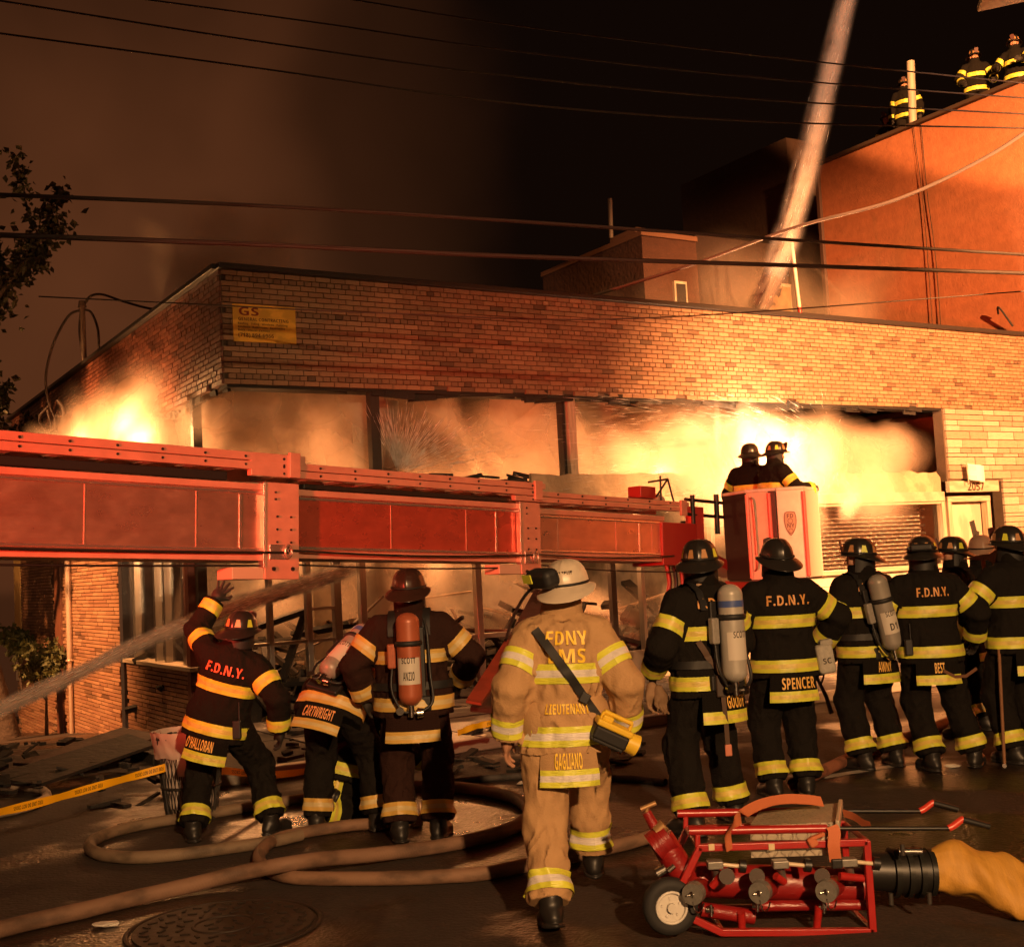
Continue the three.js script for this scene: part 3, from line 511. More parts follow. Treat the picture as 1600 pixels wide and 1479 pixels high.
function ik(a, target, l1, l2, pole) {
  const d = target.clone().sub(a); let L = d.length(); const dir = d.clone().normalize(); L = Math.min(L, (l1 + l2) * 0.998);
  const x = (l1 * l1 - l2 * l2 + L * L) / (2 * L), h = Math.sqrt(Math.max(0, l1 * l1 - x * x)), p = pole.clone().addScaledVector(dir, -pole.dot(dir)).normalize();
  return [a.clone().addScaledVector(dir, x).addScaledVector(p, h), a.clone().addScaledVector(dir, L)];
}
function profile(tab, O, X, Y, Z) {                        // elliptical sections along Y from O
  return (x, y, z) => {
    const px = x - O.x, py = y - O.y, pz = z - O.z, s = px * Y.x + py * Y.y + pz * Y.z, lx = px * X.x + py * X.y + pz * X.z, lz = px * Z.x + py * Z.y + pz * Z.z;
    const c = clamp(s, tab[0][0], tab[tab.length - 1][0]); let i = 0; while (i < tab.length - 2 && c > tab[i + 1][0]) i++;
    const t = (c - tab[i][0]) / (tab[i + 1][0] - tab[i][0]), a = lerp(tab[i][1], tab[i + 1][1], t), b = lerp(tab[i][2], tab[i + 1][2], t), zc = lerp(tab[i][3], tab[i + 1][3], t);
    const q = Math.sqrt((lx / a) * (lx / a) + ((lz - zc) / b) * ((lz - zc) / b)), d = (q - 1) * Math.min(a, b), e = Math.abs(s - c);
    return e > 0 ? Math.hypot(Math.max(d, 0), e) + Math.min(d, 0) * 0 + (d < 0 ? 0 : 0) : d;
  };
}
// points where rays from outside meet a figure: O the axis point, A the direction out
function hit(f, O, A, R = 0.5, off = 0.008) { let r = R; for (let i = 0; i < 40; i++) { const d = f(O.x + A.x * r, O.y + A.y * r, O.z + A.z * r); if (d < 0.0015 || r < 0.01) break; r -= d * 0.8; } return O.clone().addScaledVector(A, r + off); }
function wrap(f, O, X, Y, Z, s0, s1, a0, a1, nu, nv, R, off, uLen = 1) {    // a strip round Y, angle 0 at Z, growing towards X
  const P = [], UVs = [], I = [];
  for (let j = 0; j <= nv; j++) for (let i = 0; i <= nu; i++) {
    const a = lerp(a0, a1, i / nu), A = Z.clone().multiplyScalar(Math.cos(a)).addScaledVector(X, Math.sin(a)), s = lerp(s0, s1, j / nv), p = hit(f, O.clone().addScaledVector(Y, s), A, R, off);
    P.push(p.x, p.y, p.z); UVs.push((i / nu) * uLen, j / nv);
  }
  for (let j = 0; j < nv; j++) for (let i = 0; i < nu; i++) { const k = j * (nu + 1) + i; I.push(k, k + 1, k + nu + 2, k, k + nu + 2, k + nu + 1); }
  const g = new THREE.BufferGeometry(); g.setAttribute('position', new THREE.Float32BufferAttribute(P, 3)); g.setAttribute('uv', new THREE.Float32BufferAttribute(UVs, 2)); g.setIndex(I); g.computeVertexNormals(); return g;
}
function makeHelmet(root, hc, q, o) {
  const h = part('helmet', helmetGeo, o.helmet ?? M.helmet, root); h.position.copy(hc); h.quaternion.copy(q);
  const pm = o.patch ?? M.orangePatch;
  if (pm !== 'none') for (let i = 0; i < 8; i++) part('reflective_patch', helmetPatch(Math.PI / 8 + (i * Math.PI) / 4, 0.19, 0.66, 0.93), i % 3 === 2 ? M.limePatch : pm, h);
  part('front_shield', shieldGeo, o.shield ?? M.shieldDark, h);
  part('helmet_band', [new THREE.TorusGeometry(0.115, 0.007, 6, 40).rotateX(Math.PI / 2).scale(1.0, 1, 1.19).translate(0, 0.05, 0)], M.strap, h);
  if (o.goggles) part('goggles', [box(0.17, 0.06, 0.05, 0, 0.075, 0.145, 0.02), bar(V3(-0.1, 0.07, 0.1), V3(-0.085, 0.075, 0.14), 0.014), bar(V3(0.1, 0.07, 0.1), V3(0.085, 0.075, 0.14), 0.014)], M.rubber, h);
  if (o.earflap !== false) part('ear_flap', [wrap((x, y, z) => Math.hypot(x / 1.0, z / 1.15) - 0.102, V3(), V3(1, 0, 0), UP, V3(0, 0, 1), -0.10, 0.035, -1.75, 1.75, 20, 3, 0.3, 0.0), wrap((x, y, z) => Math.hypot(x / 1.0, z / 1.15) - 0.108, V3(), V3(1, 0, 0), UP, V3(0, 0, 1), -0.10, 0.035, -1.75, 1.75, 20, 3, 0.3, 0.0)], M.strap, h);
  return h;
}
let wrinkleSeed = 0;
function person(o) {
  const k = (o.k ?? 1) * 1.025, root = thing(o.name ?? 'person', o.label, 'person', v(o.pos), o.turn ?? 0, o.group); root.scale.setScalar(k);
  const cell = o.cell ?? clamp(-root.position.z * 0.0017, 0.013, 0.03), ws = (wrinkleSeed += 13.7);
  const cloth = o.coat ?? M.black, pants = o.pants ?? cloth, fat = (o.fat ?? 1) * 1.04;
  const P = v(o.hip ?? [0, 0.98, 0]), lean = o.lean ?? 0, side = o.side ?? 0, tw = o.twist ?? 0;
  const Y = V3(Math.sin(side), Math.cos(side) * Math.cos(lean), -Math.sin(lean) * Math.cos(side)).normalize(), X0 = V3(Math.cos(tw), 0, -Math.sin(tw)), Z = X0.clone().cross(Y).normalize(), X = Y.clone().cross(Z).normalize();
  const lf = o.skirt ?? 0.45, Yl = UP.clone().lerp(Y, lf).normalize(), Xl0 = V3(Math.cos(tw * 0.6), 0, -Math.sin(tw * 0.6)), Zl = Xl0.clone().cross(Yl).normalize(), Xl = Yl.clone().cross(Zl).normalize();
  const on = (s, x = 0, z = 0) => P.clone().addScaledVector(Y, s).addScaledVector(X, x).addScaledVector(Z, z);
  // joints
  const sh = [-1, 1].map((s) => on(0.43, s * 0.18 * fat)), hips = [-1, 1].map((s) => P.clone().addScaledVector(Xl, s * 0.1).add(V3(0, -0.03, 0)));
  const arm = [o.hL ?? [-0.3, 0.86, -0.05], o.hR ?? [0.3, 0.86, -0.05]].map((h, i) => { const s = i ? 1 : -1, pole = v((i ? o.eR : o.eL) ?? [s * 0.7, -0.2, 0.7]), [e, w] = ik(sh[i], v(h), 0.3, 0.28, pole); return { s: sh[i], e, w }; });
  const leg = [o.fL ?? [-0.13, 0.09, 0], o.fR ?? [0.13, 0.09, 0]].map((a, i) => { const [kn, an] = ik(hips[i], v(a), 0.45, 0.45, v((i ? o.kR : o.kL) ?? [(i ? 1 : -1) * 0.15, 0, -1])); return { h: hips[i], k: kn, a: an }; });
  const neckB = on(0.53), hd = o.head ?? [0, 0, 0], hq = new THREE.Quaternion().setFromEuler(new THREE.Euler(hd[1], hd[0], hd[2], 'YXZ')), hc = on(0.58).addScaledVector(UP.clone().lerp(Y, 0.5).normalize(), 0.075).add(V3(0, 0, -0.015).applyQuaternion(hq)); if (o.headOff) hc.add(v(o.headOff));
  // fields
  const wr = (x, y, z, a) => { const b = noise(x * 5 + ws, y * 4, z * 5), r = 1 - 2 * Math.abs(noise(x * 11 + b * 1.4, y * 5.5 + ws, z * 11)); return a * (1.1 * b - 0.75 * r * r * (0.5 + b) + 0.5 * noise(x * 21, y * 14 + ws, z * 21)); };
  const up = profile([[-0.06, 0.208 * fat, 0.16 * fat, 0], [0.12, 0.21 * fat, 0.158 * fat, 0], [0.3, 0.216 * fat, 0.17, 0.005], [0.42, 0.205 * fat, 0.158, 0.01], [0.5, 0.172, 0.13, 0.01], [0.54, 0.12, 0.105, 0.0], [0.56, 0.085, 0.09, -0.005], [0.6, 0.078, 0.085, -0.015]], P, X, Y, Z);
  const lowTab = [[-0.4, 0.262 * fat, 0.2 * fat, 0.01], [-0.2, 0.245 * fat, 0.185 * fat, 0.005], [-0.1, 0.236 * fat, 0.18 * fat, 0], [0.06, 0.21 * fat, 0.16 * fat, 0]], low = profile(lowTab, P, Xl, Yl, Zl);
  const hem = o.hem ?? -0.15, torso = (x, y, z) => { const s = (x - P.x) * Yl.x + (y - P.y) * Yl.y + (z - P.z) * Yl.z; return Math.max(smin(up(x, y, z), low(x, y, z), 0.05) + wr(x, y, z, o.fold ?? 0.017), hem + 0.01 * noise(x * 6, ws, z * 6) - s); };
  const sleeve = arm.map((a) => { const d = a.w.clone().sub(a.e).normalize(), u1 = cap(a.s, a.e, 0.1, 0.088), u2 = cap(a.e, a.w, 0.088, 0.076), lx = d.x, ly = d.y, lz = d.z;
    return (x, y, z) => { const q = smin(u1(x, y, z), u2(x, y, z), 0.03), t = (x - a.e.x) * lx + (y - a.e.y) * ly + (z - a.e.z) * lz; return Math.max(q + wr(x, y, z, 0.013) + 0.004 * Math.sin(t * 55) * Math.exp(-t * t * 60), t - 0.262); }; });
  const coat = (x, y, z) => smin(smin(torso(x, y, z), sleeve[0](x, y, z), 0.045), sleeve[1](x, y, z), 0.045);
  const legF = leg.map((l) => { const a = cap(l.h, l.k, 0.125, 0.102), b = cap(l.k, l.a, 0.102, 0.098), d = l.a.clone().sub(l.k).normalize();
    return (x, y, z) => { const t = (x - l.k.x) * d.x + (y - l.k.y) * d.y + (z - l.k.z) * d.z; return Math.max(smin(a(x, y, z), b(x, y, z), 0.04) + wr(x, y, z, 0.021) + 0.009 * Math.sin(t * 46 + 2 * noise(x * 8 + ws, y * 3, z * 8)) * smooth(0.12, 0.38, t), t - 0.425); }; });
  const seat = cap(hips[0].clone().add(V3(0, 0.06, 0)), hips[1].clone().add(V3(0, 0.06, 0)), 0.135, 0.135);
  const slacks = (x, y, z) => smin(smin(legF[0](x, y, z), legF[1](x, y, z), 0.012), seat(x, y, z), 0.03);
  const bodyF = union(0.05, cap(P, on(0.4), 0.12, 0.13), cap(on(0.4), hc, 0.09, 0.05), ...[0, 1].flatMap((i) => [cap(arm[i].s, arm[i].e, 0.05, 0.042), cap(arm[i].e, arm[i].w, 0.042, 0.03), cap(leg[i].h, leg[i].k, 0.075, 0.052), cap(leg[i].k, leg[i].a, 0.052, 0.04)]));
  const bounds = (pts, m) => { const b = new THREE.Box3().setFromPoints(pts); return [b.min.addScalar(-m), b.max.addScalar(m)]; };
  const tp = [on(0.6), on(0.2, 0.2), on(0.2, -0.2), P.clone().addScaledVector(Yl, hem), P, ...arm.flatMap((a) => [a.s, a.e, a.w])], lp = leg.flatMap((l) => [l.h, l.k, l.a]);
  // body with head and hands
  const hand = arm.map((a, i) => {
    const d = a.w.clone().sub(a.e).normalize(), want = v((i ? o.palmR : o.palmL) ?? [i ? -1 : 1, 0, 0.25]), y = d.clone().negate(), z = want.addScaledVector(y, -want.dot(y)).normalize(), x = y.clone().cross(z);
    return new THREE.Matrix4().makeBasis(x, y, z).setPosition(a.w.clone().addScaledVector(d, -0.012));
  });
  const bg = [sdfMesh(bodyF, ...bounds([...tp, ...lp, hc], 0.17), Math.max(cell, 0.022)), headGeo.clone().applyQuaternion(hq).translate(hc.x, hc.y, hc.z)];
  if (o.bare) hand.forEach((m, i) => bg.push((i ? bareR : bareL).clone().applyMatrix4(m)));
  part('body', bg, o.skin ?? M.skin, root);
  part('jacket', sdfMesh(coat, ...bounds(tp, 0.27), cell), cloth, root);
  part('trousers', sdfMesh(slacks, ...bounds(lp, 0.2), cell), pants, root);
  leg.forEach((l, i) => { const b = part('boot', bootGeo, M.boot, root), t = (i ? o.tR : o.tL) ?? (i ? -0.2 : 0.2); b.position.copy(l.a); b.rotation.set((i ? o.pR : o.pL) ?? 0, t, 0, 'YXZ'); });
  if (!o.bare) hand.forEach((m, i) => { const open = i ? o.openR : o.openL, g = part('glove', open ? (i ? gloveOpenR : gloveOpenL) : i ? gloveR : gloveL, o.gloves ?? M.glove, root); g.applyMatrix4(m); });
  // hood and collar round the neck
  const nq = hc.clone().addScaledVector(neckB, 1).multiplyScalar(0.5);
  if (o.hood) part('hood', sdfMesh((x, y, z) => { const a = cap(nq, neckB, 0.088, 0.105)(x, y, z); return a + 0.014 * noise(x * 22 + ws, y * 30, z * 22); }, ...bounds([nq, neckB], 0.16), 0.011), M.hood, root);
  part('collar', [wrap((x, y, z) => cap(on(0.5), on(0.66), 0.112, 0.092)(x, y, z) + 0.008 * noise(x * 15, y * 15 + ws, z * 15), P, X, Y, Z, 0.5, 0.615, -Math.PI, Math.PI, 30, 4, 0.4, 0.004)], o.hood ? cloth : o.collar ?? cloth, root);
  makeHelmet(root, hc, hq.clone().multiply(new THREE.Quaternion().setFromEuler(new THREE.Euler(o.hatTilt ?? 0.06, 0, 0))), o);
  // trim
  const trim = o.trim ?? M.trim, tw2 = 0.043 * (o.trimW ?? 1);
  const chest = part('reflective_band', wrap(torso, P, X, Y, Z, 0.245 - tw2, 0.245 + tw2, -Math.PI, Math.PI, 44, 3, 0.5, 0.007, 2), trim, root);
  part('reflective_band', wrap(torso, P, Xl, Yl, Zl, -0.06 - tw2, -0.06 + tw2, -Math.PI, Math.PI, 48, 3, 0.5, 0.007, 2), trim, root);
  const lowOnly = (x, y, z) => low(x, y, z) + wr(x, y, z, 0.008);
  if (o.tail !== false) {
    part('coat_tail', [wrap(lowOnly, P, Xl, Yl, Zl, hem - 0.155, hem + 0.03, -0.82, 0.82, 24, 6, 0.5, 0.002), wrap(lowOnly, P, Xl, Yl, Zl, hem - 0.155, hem + 0.03, -0.82, 0.82, 24, 6, 0.5, -0.006)], cloth, root);
    part('reflective_band', wrap(lowOnly, P, Xl, Yl, Zl, hem - 0.155, hem - 0.155 + tw2 * 1.7, -0.8, 0.8, 24, 3, 0.5, 0.008), trim, root);
    if (o.text) part('lettering', wrap(lowOnly, P, Xl, Yl, Zl, hem - 0.075, hem + 0.025, ...(o.textA ?? [-0.5, 0.5]), 20, 4, 0.5, 0.015), words(o.text, o.ink, 512, 128), root);
  }
  if (o.back) part('lettering', wrap(torso, P, X, Y, Z, ...(o.backS ?? [0.355, 0.44]), ...(o.backA ?? [-0.85, 0.85]), 24, 4, 0.5, 0.008), words(o.back, o.ink2 ?? o.ink, 512, o.backH ?? 100, 2), root);
  if (o.rank) part('lettering', wrap(torso, P, X, Y, Z, 0.04, 0.105, -0.65, 0.65, 24, 4, 0.5, 0.008), words(o.rank, o.ink, 512, 96), root);
  arm.forEach((a, i) => {
    for (const [A, B, s0, at0] of [[a.s, a.e, 0.16, 0.16], [a.e, a.w, 0.19, 0.19]]) {
      const y = B.clone().sub(A).normalize(), x = Math.abs(y.x) > 0.9 ? V3(0, 1, 0) : V3(1, 0, 0), z = x.cross(y).normalize(), x2 = y.clone().cross(z);
      part('reflective_band', wrap(sleeve[i], A, x2, y, z, s0 + tw2, s0 - tw2, -Math.PI, Math.PI, 26, 3, 0.3, 0.006, 0.7), trim, root);
    }
  });
  leg.forEach((l, i) => { const y = l.a.clone().sub(l.k).normalize(), z = V3(1, 0, 0).cross(y).normalize(), x = y.clone().cross(z); part('reflective_band', wrap(legF[i], l.k, x, y, z, 0.385, 0.385 - tw2 * 2, -Math.PI, Math.PI, 40, 4, 0.3, 0.01, 0.8), trim, root); });
  root.updateMatrixWorld(true);
  const fr = new THREE.Matrix4().makeBasis(X, Y, Z).setPosition(P), world = (s, x = 0, z = 0) => on(s, x, z).applyMatrix4(root.matrixWorld);
  return { root, fr, torso, coat, P, X, Y, Z, Xl, Yl, Zl, on, world, arm, k, hc, low: lowOnly };
}
// breathing apparatus on a back: cylinder, harness plate, straps, valve
function airPack(p, label, o = {}) {
  const g = thing('air_pack', label, 'air tank', V3(), 0, undefined), m = p.root.matrixWorld.clone().multiply(p.fr);
  m.decompose(g.position, g.quaternion, g.scale);
  const R = 0.077, L = o.len ?? 0.6, pts = []; for (let i = 0; i <= 8; i++) { const a = (i / 8) * Math.PI / 2; pts.push(new THREE.Vector2(Math.max(0.001, R * Math.sin(a)), L / 2 - R * 0.85 + R * 0.85 * Math.cos(a))); }
  for (let i = 0; i <= 8; i++) { const a = (1 - i / 8) * Math.PI / 2; pts.push(new THREE.Vector2(Math.max(0.02, R * Math.sin(a)), -L / 2 + R * 0.85 - R * 0.85 * Math.cos(a))); }
  const tilt = new THREE.Matrix4().makeRotationZ(o.tilt ?? 0).setPosition(o.x ?? 0, o.s ?? 0.24, o.z ?? 0.255), T = (geo) => geo.applyMatrix4(tilt);
  const c = part('cylinder', T(uvBox(new THREE.LatheGeometry(pts, 28))), o.mat ?? M.tankGrey, g);
  const text = (t, ink, y, h, w) => part('lettering', T(wrap((x, y2, z) => Math.hypot(x, z) - R, V3(), V3(1, 0, 0), UP, V3(0, 0, 1), y, y + h, -w, w, 16, 2, 0.3, 0.0025)), words(t, ink, 256, 96, 2), c);
  part('paper_label', T(wrap((x, y, z) => Math.hypot(x, z) - R, V3(), V3(1, 0, 0), UP, V3(0, 0, 1), -0.16, 0.01, -1.1, 1.1, 18, 3, 0.3, 0.0012)), o.label2 ?? M.paper, c);
  text('SCOTT', o.ink ?? '#40342a', -0.03, 0.05, 0.62); if (o.num) text(o.num, '#33291f', -0.14, 0.07, 0.5);
  part('strap_band', T(new THREE.TorusGeometry(R + 0.004, 0.011, 8, 32).rotateX(Math.PI / 2).scale(1, 1.6, 1).translate(0, 0.1, 0)), M.strap, g);
  if (o.blueBand !== false) part('colour_band', T(wrap((x, y, z) => Math.hypot(x, z) - R, V3(), V3(1, 0, 0), UP, V3(0, 0, 1), 0.16, 0.2, -Math.PI, Math.PI, 30, 1, 0.3, 0.0018)), o.band ?? M.blue, c);
  part('valve', [T(new THREE.CylinderGeometry(0.022, 0.022, 0.09, 12).translate(0, -L / 2 - 0.03, 0)), T(new THREE.CylinderGeometry(0.034, 0.03, 0.04, 14).rotateZ(Math.PI / 2).translate(0.06, -L / 2 - 0.05, 0)), T(bar(V3(0, -L / 2 - 0.05, 0), V3(0.07, -L / 2 - 0.05, 0), 0.012))], M.chrome, g);
  part('backplate', [T(box(0.2, 0.5, 0.03, 0, -0.05, -0.088, 0.012)), T(box(0.26, 0.1, 0.04, 0, -0.3, -0.08, 0.015))], M.rubber, g);
  part('regulator', [T(box(0.055, 0.16, 0.05, -0.115, 0.02, -0.03, 0.012))], o.reg ?? M.tankGrey, g);
  part('air_hose', T(tube([V3(0.06, -L / 2 - 0.05, 0), V3(0.14, -0.28, -0.02), V3(0.13, -0.1, -0.05), V3(0.12, 0.15, -0.08), V3(0.1, 0.25, -0.12)], 0.011, 24, 7)), M.rubber, g); part('air_hose', T(tube([V3(-0.115, -0.05, -0.03), V3(-0.12, -0.2, 0), V3(-0.06, -0.33, 0.01), V3(0, -L / 2 - 0.04, 0)], 0.009, 20, 7)), M.rubber, g);
  part('pressure_gauge', [T(new THREE.CylinderGeometry(0.026, 0.026, 0.022, 16).rotateX(Math.PI / 2).translate(-0.07, -0.33, 0.03))], M.chrome, g);
  // shoulder straps and belt follow the coat
  const m2 = new THREE.Matrix4().copy(p.fr).invert(), toLocal = (geo) => geo.applyMatrix4(m2);
  for (const s of [-1, 1]) { const P = []; for (let i = 0; i <= 14; i++) { const t = i / 14, a = lerp(0.15, 2.6, t), O = p.on(0.36, s * 0.115), A = p.Z.clone().multiplyScalar(Math.cos(a)).addScaledVector(p.Y, Math.sin(a)); P.push(hit(p.coat, O, A, 0.35, 0.012)); }
    part('shoulder_strap', toLocal(ribbon(P, 0.05, p.X)), M.strap, g); }
  part('waist_belt', toLocal(wrap(p.torso, p.P, p.X, p.Y, p.Z, 0.03, 0.08, -Math.PI, Math.PI, 40, 1, 0.5, 0.014)), M.strap, g);
  return g;
}
function ribbon(P, w, across, th = 0.004) {                 // a strap: two faces a little apart along a run of points
  const mk = (o) => { const pos = [], UVs = [], I = []; P.forEach((p, i) => { const t = P[Math.min(i + 1, P.length - 1)].clone().sub(P[Math.max(i - 1, 0)]).normalize(), a = across.clone().addScaledVector(t, -across.dot(t)).normalize(), n = t.clone().cross(a).normalize().multiplyScalar(o); for (const s of [-1, 1]) { const q = p.clone().addScaledVector(a, s * w / 2).add(n); pos.push(q.x, q.y, q.z); UVs.push(s > 0 ? 1 : 0, i / P.length); } if (i) { const k = 2 * i; I.push(k - 2, k - 1, k + 1, k - 2, k + 1, k); } });
    const g = new THREE.BufferGeometry(); g.setAttribute('position', new THREE.Float32BufferAttribute(pos, 3)); g.setAttribute('uv', new THREE.Float32BufferAttribute(UVs, 2)); g.setIndex(I); g.computeVertexNormals(); return g; };
  return merge([mk(th / 2), mk(-th / 2)]);
}
// ---------- the crews ----------
const CREW = 'firefighters at the fire';
const dark = { coat: M.black, ink: '#e9b65a', ink2: '#d79a55', group: CREW };
const stand = (px, py) => atH(px, py, 0);
// man pointing up at the left
const pA = person({ ...dark, label: 'person in dark coat raising the left arm beside the litter basket', pos: stand(366, 1308), k: 0.95, turn: 0.05, hip: [-0.09, 0.87, 0], side: 0.3, lean: -0.04, twist: -0.1, fat: 0.94, skirt: 0.9,
  hL: [-0.13, 1.74, -0.3], eL: [-0.7, 0, -0.3], openL: true, palmL: [0, 0.2, -1], hR: [0.36, 0.74, 0.02], fL: [-0.29, 0.09, 0.04], fR: [0.27, 0.09, -0.04], tL: 0.35, tR: -0.5, head: [-0.35, -0.05, -0.12], headOff: [0.0, -0.02, 0], hood: false,
  back: 'F.D.N.Y.', ink2: '#f06a4a', backS: [0.335, 0.425], text: "O'HALLORAN", textA: [-0.78, 0.3] });
// man bending over
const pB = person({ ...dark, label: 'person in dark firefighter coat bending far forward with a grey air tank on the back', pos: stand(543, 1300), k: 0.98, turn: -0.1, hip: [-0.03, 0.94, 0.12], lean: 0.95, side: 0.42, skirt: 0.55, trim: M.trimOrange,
  hL: [-0.05, 0.62, -0.55], hR: [0.3, 0.66, -0.55], fL: [-0.22, 0.09, 0], fR: [0.21, 0.09, -0.06], head: [-0.3, -0.5, 0], text: 'CARTWRIGHT', textA: [-0.55, 0.55], ink: '#e8a468' });
airPack(pB, 'grey air tank tilted on the back of the bending firefighter', { ink: '#3a2a1c', num: '', len: 0.54, reg: M.strap });
// man beside him
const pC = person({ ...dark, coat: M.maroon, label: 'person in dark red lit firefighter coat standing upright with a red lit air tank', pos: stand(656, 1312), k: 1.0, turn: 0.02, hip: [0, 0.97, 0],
  fat: 1.05, hL: [-0.32, 0.92, -0.06], eL: [-1, -0.2, 0.5], hR: [0.3, 1.0, -0.22], eR: [1, -0.3, 0.4], fL: [-0.13, 0.09, 0], fR: [0.13, 0.09, -0.03], head: [-0.1, 0.05, 0], hood: true, helmet: mat(0.05, 0.022, 0.016, 0.25, 0, { map: grainTex }), trim: M.trimOrange, patch: 'none' });  // helmet colour carries the red truck light too
airPack(pC, 'red lit air tank on the back of the upright firefighter in the red lit coat', { mat: M.tankRedLit, reg: M.tankRedLit, ink: '#2a1a14', blueBand: false, num: 'ANZIO' });
// someone kneeling beyond the two
person({ ...dark, label: 'person kneeling beyond the bending firefighter, showing only yellow trim between his legs', pos: at(556, 1262, 9.6).setY(0), turn: -1.1, hip: [0, 0.42, 0.1], lean: 0.7, hL: [-0.2, 0.35, -0.5], hR: [0.2, 0.35, -0.5], fL: [-0.16, 0.09, -0.2], fR: [0.16, 0.09, 0.36], kR: [0, -1, -0.5], pR: 1.0, cell: 0.024, tail: false });
// officer walking
const pD = person({ label: 'person in tan coat and white helmet walking in the foreground with a shoulder lamp', pos: stand(914, 1443), k: 1.0, turn: 0.06, coat: M.tan, pants: M.tan, fat: 0.86, fold: 0.032, hip: [-0.03, 0.97, -0.16], lean: 0.05, side: 0.03, trim: M.trimSilver, trimW: 1.15, ink: '#f2c838', bare: true, hood: true, collar: M.tan,
  skin: mat(0.4, 0.2, 0.12, 0.6), hL: [-0.33, 0.89, -0.16], eL: [-0.5, 0, 0.9], hR: [0.29, 0.9, -0.22], eR: [0.5, 0, 0.9], fL: [-0.17, 0.11, 0.08], fR: [0.12, 0.2, -0.55], tL: 0.1, tR: -0.1, pR: 0.25, pL: -0.2, kL: [-0.05, 0, -1], head: [-0.3, 0.0, 0.05], headOff: [0.035, 0, 0],
  helmet: M.whiteHelmet, patch: 'none', shield: M.whiteHelmet, hatTilt: 0.1, earflap: false, back: 'FDNY|EMS', backH: 220, backS: [0.29, 0.47], backA: [-0.62, 0.62], rank: 'LIEUTENANT', text: 'GAGLIANO', textA: [-0.42, 0.35], cell: 0.0125 });
{
  const h = pD.root.children.find((c) => c.name === 'helmet');
  const gp = part('goggle_cover', [box(0.2, 0.1, 0.1, 0, 0, 0, 0.035, [0.2, 0, 0])], M.strap, h); gp.position.set(-0.1, 0.095, 0.115); gp.rotation.y = -0.75;
  part('reflective_patch', box(0.075, 0.045, 0.006, 0.0, 0.012, 0.052, 0, [0.2, 0, 0]), M.limePatch, h).position.set(-0.135, 0.09, 0.125); h.children[h.children.length - 1].rotation.y = -0.75;
  part('lettering', wrap((x, y, z) => Math.hypot(x / 0.92, z / 1.08) - 0.108, V3(), V3(1, 0, 0), UP, V3(0, 0, 1), 0.06, 0.13, -0.1, 0.5, 10, 3, 0.3, 0.004), words('LIEUT', '#3a2a20', 256, 96), h);
  // lamp on its strap
  const lamp = thing('shoulder_lamp', 'yellow and black hand lamp hanging on a black strap at the walking officer\'s hip', 'lamp');
  const P = []; for (let i = 0; i <= 22; i++) { const t = i / 22, s = lerp(0.47, 0.02, t), x = lerp(-0.15, 0.16, t); P.push(hit(pD.torso, pD.on(s, x), pD.Z, 0.5, 0.014).applyMatrix4(pD.root.matrixWorld)); }
  part('strap', ribbon(P, 0.045, V3(0.8, 0.55, 0)), M.strap, lamp);
  part('strap_buckle', [box(0.05, 0.055, 0.02, P[17].x, P[17].y, P[17].z + 0.008, 0.006, [0, 0, -0.55])], M.rubber, lamp);
  const e = P[22], body = part('lamp_body', [box(0.19, 0.07, 0.1, 0, -0.03, 0, 0.015), box(0.17, 0.02, 0.09, 0, -0.07, 0, 0.008)], M.strap, lamp); body.position.copy(e).add(V3(0.06, -0.06, 0.06)); body.rotation.set(0.15, 0.1, -0.5);
  part('lamp_cover', [box(0.2, 0.035, 0.1, 0, 0.022, 0, 0.012), box(0.06, 0.03, 0.06, -0.05, 0.05, 0, 0.01), new THREE.CylinderGeometry(0.05, 0.056, 0.06, 20).rotateZ(Math.PI / 2).translate(0.12, -0.02, 0), bar(V3(-0.08, 0.075, 0), V3(0.08, 0.075, 0), 0.012), bar(V3(-0.08, 0.04, 0), V3(-0.08, 0.075, 0), 0.01), bar(V3(0.08, 0.04, 0), V3(0.08, 0.075, 0), 0.01)], mat(0.75, 0.5, 0.04, 0.35), body);
  part('lamp_lens', [new THREE.CylinderGeometry(0.044, 0.044, 0.012, 20).rotateZ(Math.PI / 2).translate(0.153, -0.02, 0)], M.chrome, body);
}
